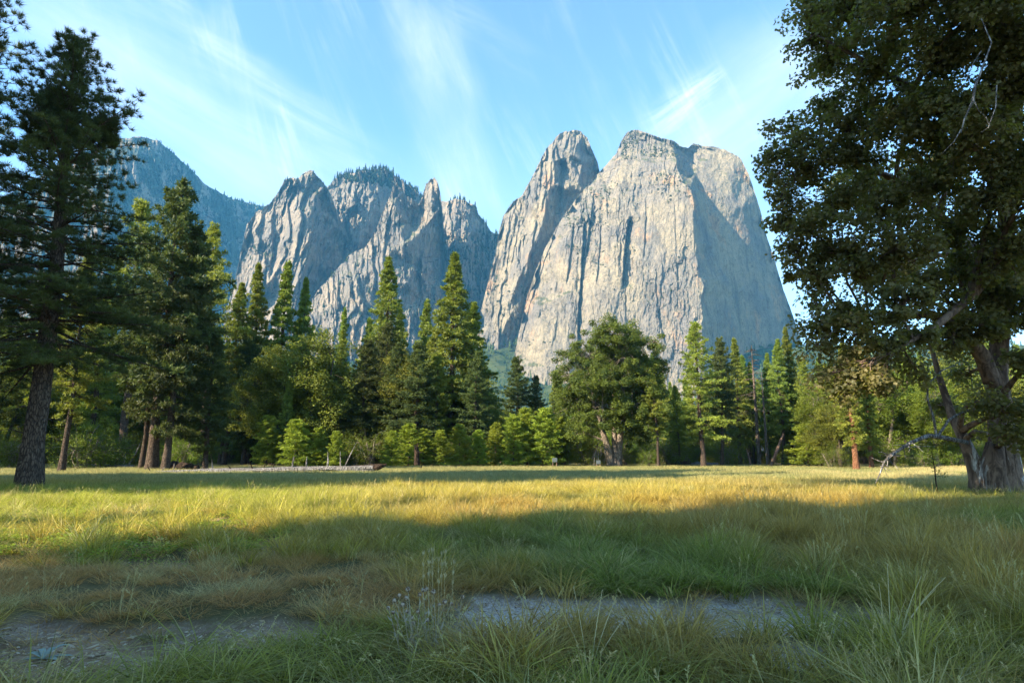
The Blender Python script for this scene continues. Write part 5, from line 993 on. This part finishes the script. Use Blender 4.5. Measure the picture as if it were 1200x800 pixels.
fallen_log('fallen_log', 'dark mossy log lying at the foot of the tallest dark pine', gp(196, 63), gp(225, 62), [0.55, 0.45, 0.25], DK, [(0.2, 0.9, -0.3, 0, 0.07, D_)], 0.0, False, 8)
def stump(label, px, Y, h, rad, mat, lean=0.0, name='stump', cat='stump', twig=0):
    r = np.random.default_rng(int(px)); o = empty(name, gp(px, Y)); g = Geo(); z = np.linspace(-0.1, h, 8); g.tube(np.column_stack([lean * (z / h) ** 1.3, 0 * z, z]), np.interp(z, [-0.1, 0.3, h * 0.8, h], [rad * 1.4, rad, rad * 0.85, rad * 0.55]), 9, True, 0.5, 0.10, r)
    for k in range(4): a = r.random() * 6.28; g.tube([(lean + 0.5 * rad * math.cos(a), 0.5 * rad * math.sin(a), h * 0.9), (lean + 0.6 * rad * math.cos(a), 0.6 * rad * math.sin(a), h * (1.05 + 0.18 * r.random()))], [rad * 0.35, 0.02], 4)
    part('trunk', g, mat, o)
    for k in range(twig):
        g = Geo(); a = r.random() * 6.28; zz_ = h * r.uniform(0.3, 0.95); L = rad * r.uniform(2, 5); c = np.array([lean * (zz_ / h) ** 1.3, 0, zz_]); e = c + np.array([math.cos(a) * L, math.sin(a) * L, L * r.uniform(-0.3, 0.4)]); g.tube([c, 0.5 * (c + e) + r.normal(0, 0.1 * L, 3), e], [rad * 0.2, rad * 0.12, 0.01], 4); part('branch_stub', g, mat, o)
    return tag(o, label, cat)
stump('black broken tree stump standing alone in front of the young pines', 487, 66, 2.5, 0.30, M['dead_dark'], -0.15, twig=3)
stump('pale broken stump at the foot of the two bare poles', 901, 90, 2.4, 0.40, M['dead'])
stump('short pale stump right of the narrow sunlit firs', 939, 91, 3.0, 0.30, M['dead_red'])
stump('small dark stump beside the foot of the black broken stump', 490.5, 65, 0.5, 0.24, M['dead_dark'])
def snag(label, px, tip, Y, rad, mat, nb, name='dead_tree', lean=0.0):
    r = np.random.default_rng(int(px) + 3); x, y, z0 = gp(px, Y); H = EYE + ray(px, tip)[1] * Y; o = empty(name, (x, y, z0)); g = Geo(); z = np.linspace(-0.1, H, 12)
    g.tube(np.column_stack([lean * z, 0 * z, z]), rad * (1 - 0.88 * np.linspace(0, 1, 12)), 7, True, 0.5, 0.08, r); part('trunk', g, mat, o)
    for k in range(nb):
        zz_ = H * r.uniform(0.42, 0.98); L = (H - zz_) * 0.22 + r.uniform(0.3, 1.3); a = r.random() * 6.28; c = np.array([lean * zz_, 0, zz_]); e = c + np.array([math.cos(a) * L, math.sin(a) * L, -L * r.uniform(0.0, 0.35)]); g = Geo(); g.tube([c, 0.5 * (c + e) + np.array([0, 0, 0.08 * L]), e], [0.045, 0.03, 0.008], 4); part('dead_branch', g, mat, o)
    return tag(o, label, 'dead tree')
snag('needleless grey snag with short broken branches before the shaded right cliff', 895, 404, 93, 0.34, M['snag'], 60)
snag('bare pole of a dead tree left of the narrow sunlit firs', 905, 436, 91, 0.26, M['snag'], 5)
def pole(label, p0, p1, rad):
    a, b = np.array(p0), np.array(p1); o = empty('leaning_pole', tuple(a)); r = np.random.default_rng(2); g = Geo(); g.tube([np.zeros(3), 0.5 * (b - a) + r.normal(0, 0.1, 3), b - a], [rad, rad * 0.85, rad * 0.5], 7, True, 0.5, 0.07, r); part('trunk', g, M['dead_red'], o)
    g = Geo(); g.tube([0.7 * (b - a), 0.7 * (b - a) + np.array([0.3, 0, 0.5])], [rad * 0.4, 0.02], 4); part('branch_stub', g, M['dead'], o); tag(o, label, 'dead tree')
pole('pale dead trunk leaning to the right against the narrow sunlit firs', gp(907, 88, -0.2), pt(918, 508, 89), 0.28)
pole('thin dead trunk leaning to the left below the pale green fir', gp(885, 89, -0.2), pt(875, 526, 90), 0.16)
# board signs at the far edge
def board(label, px, Y, w, h, z):
    x, y, z0 = gp(px, Y); o = empty('sign_board', (x, y, z0)); bm = NT('grey_board_paint'); m = bm.finish(bm.princ(bm.mix(bm.noise(bm.coord('Object'), 6.0), (0.06, 0.075, 0.075), (0.10, 0.12, 0.12)), 0.6, None, 0.3))
    def box(nm, c, s, mat):
        c, s = np.array(c), np.array(s) / 2; v = np.array([(i, j, k) for k in (-1, 1) for j in (-1, 1) for i in (-1, 1)]) * s + c; f = np.array([(0, 2, 3, 1), (4, 5, 7, 6), (0, 1, 5, 4), (2, 6, 7, 3), (0, 4, 6, 2), (1, 3, 7, 5)]); ob = link(nm, mesh_np(nm, v, [f], mat), o)
        bv = ob.modifiers.new('edge', 'BEVEL'); bv.width = 0.012; bv.segments = 2
    box('panel', (0, 0, z), (w, 0.05, h), m)
    for s in (-1, 1): box('post', (s * w * 0.38, 0.078, z / 2 + h * 0.2), (0.09, 0.10, z + h * 0.4), M['dead_red'])
    tag(o, label, 'sign board')
board('small grey board sign at the meadow edge left of the round oak', 651, 80, 0.62, 0.52, 0.95)
board('second, lower grey board sign at the left foot of the round oak', 703, 79, 0.55, 0.45, 0.70)
# stones
def stone(label, px, py, size, col, seed, flat=0.6):
    r = np.random.default_rng(seed); x, y = ground_at(px, py); bm_ = __import__('bmesh').new(); __import__('bmesh').ops.create_icosphere(bm_, subdivisions=3, radius=1.0); v = np.array([q.co for q in bm_.verts]); f = np.array([[q.index for q in fc.verts] for fc in bm_.faces]); bm_.free()
    v = v * (1 + 0.25 * fbm(v[:, 0] * 1.3 + 5, v[:, 1] * 1.3 + v[:, 2], seed, 4) + 0.18 * facets(v[:, 0] * 1.5 + 9, v[:, 2] * 1.5 + v[:, 1], seed))[:, None] * np.array([1.2, 0.9, flat]) * size
    t = NT('stone'); n = t.noise(t.coord('Object'), 9.0, 7, 0.7); m = t.finish(t.princ(t.mix(t.ramp(n, 0.35, 0.65), tuple(c * 0.6 for c in col), col), 0.9, t.bump(n, 0.6, 0.02), 0.2)); o = link('stone', mesh_np('stone', v, [f], m, None, True)); o.location = (x, y, gz(x, y) + size * flat * 0.5)
    tag(o, label, 'stone')
stone('white stone in the sunlit grass at the left', 204, 627, 0.125, (0.44, 0.41, 0.37), 1)
stone('flat brown stone in short grass right of the white stone', 331, 637, 0.17, (0.27, 0.23, 0.20), 2, 0.4)
# thin sapling in front of the old oak
def sapling():
    r = np.random.default_rng(12); x, y, z = gp(1107, 24.5); o = empty('sapling', (x, y, z)); g = Geo(); g.tube([(0.03, 0, -0.1), (0, 0, 0.5), (0.01, 0, 1.0), (-0.02, 0, 1.7)], [0.03, 0.026, 0.022, 0.008], 6, True, 0.5, 0.08, r); part('stem', g, M['dead_dark'], o); P = []
    g = Geo()
    for k in range(14): c = np.array([0, 0, r.uniform(0.75, 1.65)]); a = r.random() * 6.28; e = c + np.array([math.cos(a) * 0.38, math.sin(a) * 0.38, r.uniform(-0.05, 0.2)]); g.tube([c, e], [0.008, 0.003], 4); P += [c + (e - c) * q for q in np.linspace(0.35, 1, 5)]
    P = np.array(P); P = np.repeat(P, 3, 0) + r.normal(0, 0.04, (len(P) * 3, 3)); N = unit(r.normal(0, 1, P.shape) + np.array([0, 0, 0.8])); v, f, t = leaves(r, P, N, 0.075, r.random(len(P))); c = Geo(); c.v.append(v); c.n = len(v); c.t.append(t); c.f4.append(f); link('crown', g.mesh2(c, 'crown', M['oak'], M['dead_dark']), o)
    tag(o, 'thin dark sapling standing in the grass left of the old oak trunk', 'sapling')
sapling()
# thistle, seed grass, arching stalks, pale rosette
t_ = NT('dry_thistle'); n_ = t_.noise(t_.coord('Object'), 40, 4); M['thistle'] = t_.finish(t_.princ(t_.mix(n_, (0.22, 0.18, 0.10), (0.42, 0.36, 0.23)), 0.8, None, 0.2))
t_ = NT('thistle_head'); n_ = t_.noise(t_.coord('Object'), 60, 4); M['head'] = t_.finish(t_.princ(t_.mix(t_.ramp(n_, 0.4, 0.6), (0.12, 0.075, 0.045), (0.42, 0.34, 0.24)), 0.8, None, 0.2))
t_ = NT('straw_stalk'); n_ = t_.noise(t_.coord('Object'), 20, 3); M['straw'] = t_.finish(t_.princ(t_.mix(n_, (0.42, 0.34, 0.16), (0.62, 0.53, 0.30)), 0.7, None, 0.2))
def thistle(label, px, py, seed, heads):
    r = np.random.default_rng(seed); x, y = ground_at(px, py); o = empty('thistle', (x, y, gz(x, y)))
    for (hx, hy) in heads:
        Yh = y + r.uniform(-0.18, 0.18); e = pt(hx, hy, Yh) - np.array([x, y, gz(x, y)]); b = np.array([e[0] * 0.45 + r.normal(0, 0.05), r.normal(0, 0.06), -0.02]); m = b + (e - b) * 0.55 + r.normal(0, 0.02, 3); g = Geo(); g.tube([b, m, e], [0.0045, 0.0035, 0.0025], 5, False)
        for k in range(7):
            c = b + (e - b) * r.uniform(0.15, 0.85); d = unit(np.array([*r.normal(0, 1, 2), 0.5])) * r.uniform(0.04, 0.10); w = unit(np.cross(d, np.array([0, 0, 1.0]))) * 0.008; g.add([c, c + d * 0.4 + w, c + d, c + d * 0.4 - w], np.array([[0, 1, 2, 3]]))
        st = part('stem', g, M['thistle'], o); h = Geo(); rad = r.uniform(0.012, 0.020); th = np.linspace(0, math.pi, 6)
        h.tube(np.column_stack([0 * th + e[0], 0 * th + e[1], e[2] - rad * np.cos(th)]), rad * np.sin(th) * 0.95 + 0.001, 9, True)
        P = np.repeat(e[None], 34, 0); v, f, t = sprays(r, P, unit(r.normal(0, 1, (34, 3))), 1, rad * 1.75, 0.0035, 0.1, 0.15, np.full(34, 0.5)); h.add(v, f, None, t); part('flower_head', h, M['head'], st)
    tag(o, label, 'thistle')
thistle('dry grey thistle with round heads beside the bare gravel, bottom centre', 500, 782, 3, [(468, 697), (478, 690), (476, 700), (462, 703), (461, 717), (477, 716), (496, 691), (500, 690), (492, 696), (508, 693), (521, 705), (529, 707), (542, 699), (501, 726), (483, 723), (490, 716), (472, 708), (515, 708), (455, 712), (484, 730)])
def plumes(name, label, px, py, tips, seed, thick=0.0022, plume=True, cat='grass clump', arch=0.0):
    r = np.random.default_rng(seed); x, y = ground_at(px, py); o = empty(name, (x, y, gz(x, y)))
    for (hx, hy) in tips:
        e = pt(hx, hy, y + r.uniform(-0.2, 0.2)) - np.array([x, y, gz(x, y)]); b = np.array([e[0] * (0.75 if plume else 0.1), r.normal(0, 0.05), -0.02]); q = np.linspace(0, 1, 9)
        p = b + np.outer(q, e - b); p[:, 2] += arch * np.sin(math.pi * q ** 0.8) * np.linalg.norm(e - b); g = Geo(); g.tube(p, thick * (1 - 0.6 * q), 4, False); s = part('stalk', g, M['straw'], o)
        if plume:
            h = Geo(); c = np.repeat(p[-3:], 16, 0) + r.normal(0, 0.004, (48, 3)); v, f, t = sprays(r, c, np.tile(unit(p[-1] - p[-2]), (48, 1)), 1, 0.040, 0.004, 0.25, 0.3, np.full(48, 0.5)); h.add(v, f, None, t); part('seed_head', h, M['straw'], s)
    tag(o, label, cat)
plumes('seed_grass', 'tall pale seed grass with upright plumes behind the thistle', 512, 752, [(496, 650), (503, 647), (507, 646), (518, 650), (522, 648), (514, 657), (532, 660)], 4)
plumes('arching_grass', 'clump of long pale arching stalks in the dark grass at the lower right', 1046, 772, [(1108, 676), (1080, 674), (1030, 683), (1096, 690), (1062, 700), (1015, 700), (1040, 660)], 6, 0.0045, False, 'grass clump', 0.10)
plumes('arching_grass', 'few long straw stalks standing at the gravel edge, lower centre', 690, 790, [(672, 686), (706, 690), (738, 716), (650, 700), (722, 700)], 7, 0.0040, False, 'grass clump', 0.06)
def rosette():
    r = np.random.default_rng(31); x, y = ground_at(52, 764); o = empty('rosette_plant', (x, y, gz(x, y))); t = NT('woolly_leaf'); n = t.noise(t.coord('Object'), 30, 4); m = t.finish(t.princ(t.mix(n, (0.20, 0.24, 0.18), (0.34, 0.38, 0.30)), 0.75, None, 0.2))
    for (a, L, up) in ((2.9, 0.17, 0.55), (2.3, 0.15, 0.9), (0.9, 0.20, 1.0), (0.25, 0.22, 0.15), (-0.4, 0.16, 0.12), (3.5, 0.15, 0.1), (1.5, 0.16, 0.9)):
        q = np.linspace(0, 1, 8); wd = 0.028 * np.sin(math.pi * np.clip(q * 0.92 + 0.06, 0, 1)) ** 0.8; d = np.array([math.cos(a), math.sin(a) * 0.8, 0]); s = np.array([-d[1], d[0], 0]); c = np.outer(q * L, d); c[:, 2] = L * (up * q - 0.65 * up * q * q) + 0.01
        v = np.stack([c - s * wd[:, None] + np.array([0, 0, 0.010]) * np.sin(math.pi * q)[:, None], c, c + s * wd[:, None] + np.array([0, 0, 0.010]) * np.sin(math.pi * q)[:, None]], 1).reshape(-1, 3); i = np.arange(7)[:, None] * 3
        f = np.vstack([i + np.array([0, 1, 4, 3]), i + np.array([1, 2, 5, 4])]); ob = link('leaf', mesh_np('leaf', v, [f], m, None, True), o); sol = ob.modifiers.new('thick', 'SOLIDIFY'); sol.thickness = 0.003
    tag(o, 'small pale blue-green rosette plant on the bare ground at the lower left', 'plant')
rosette()
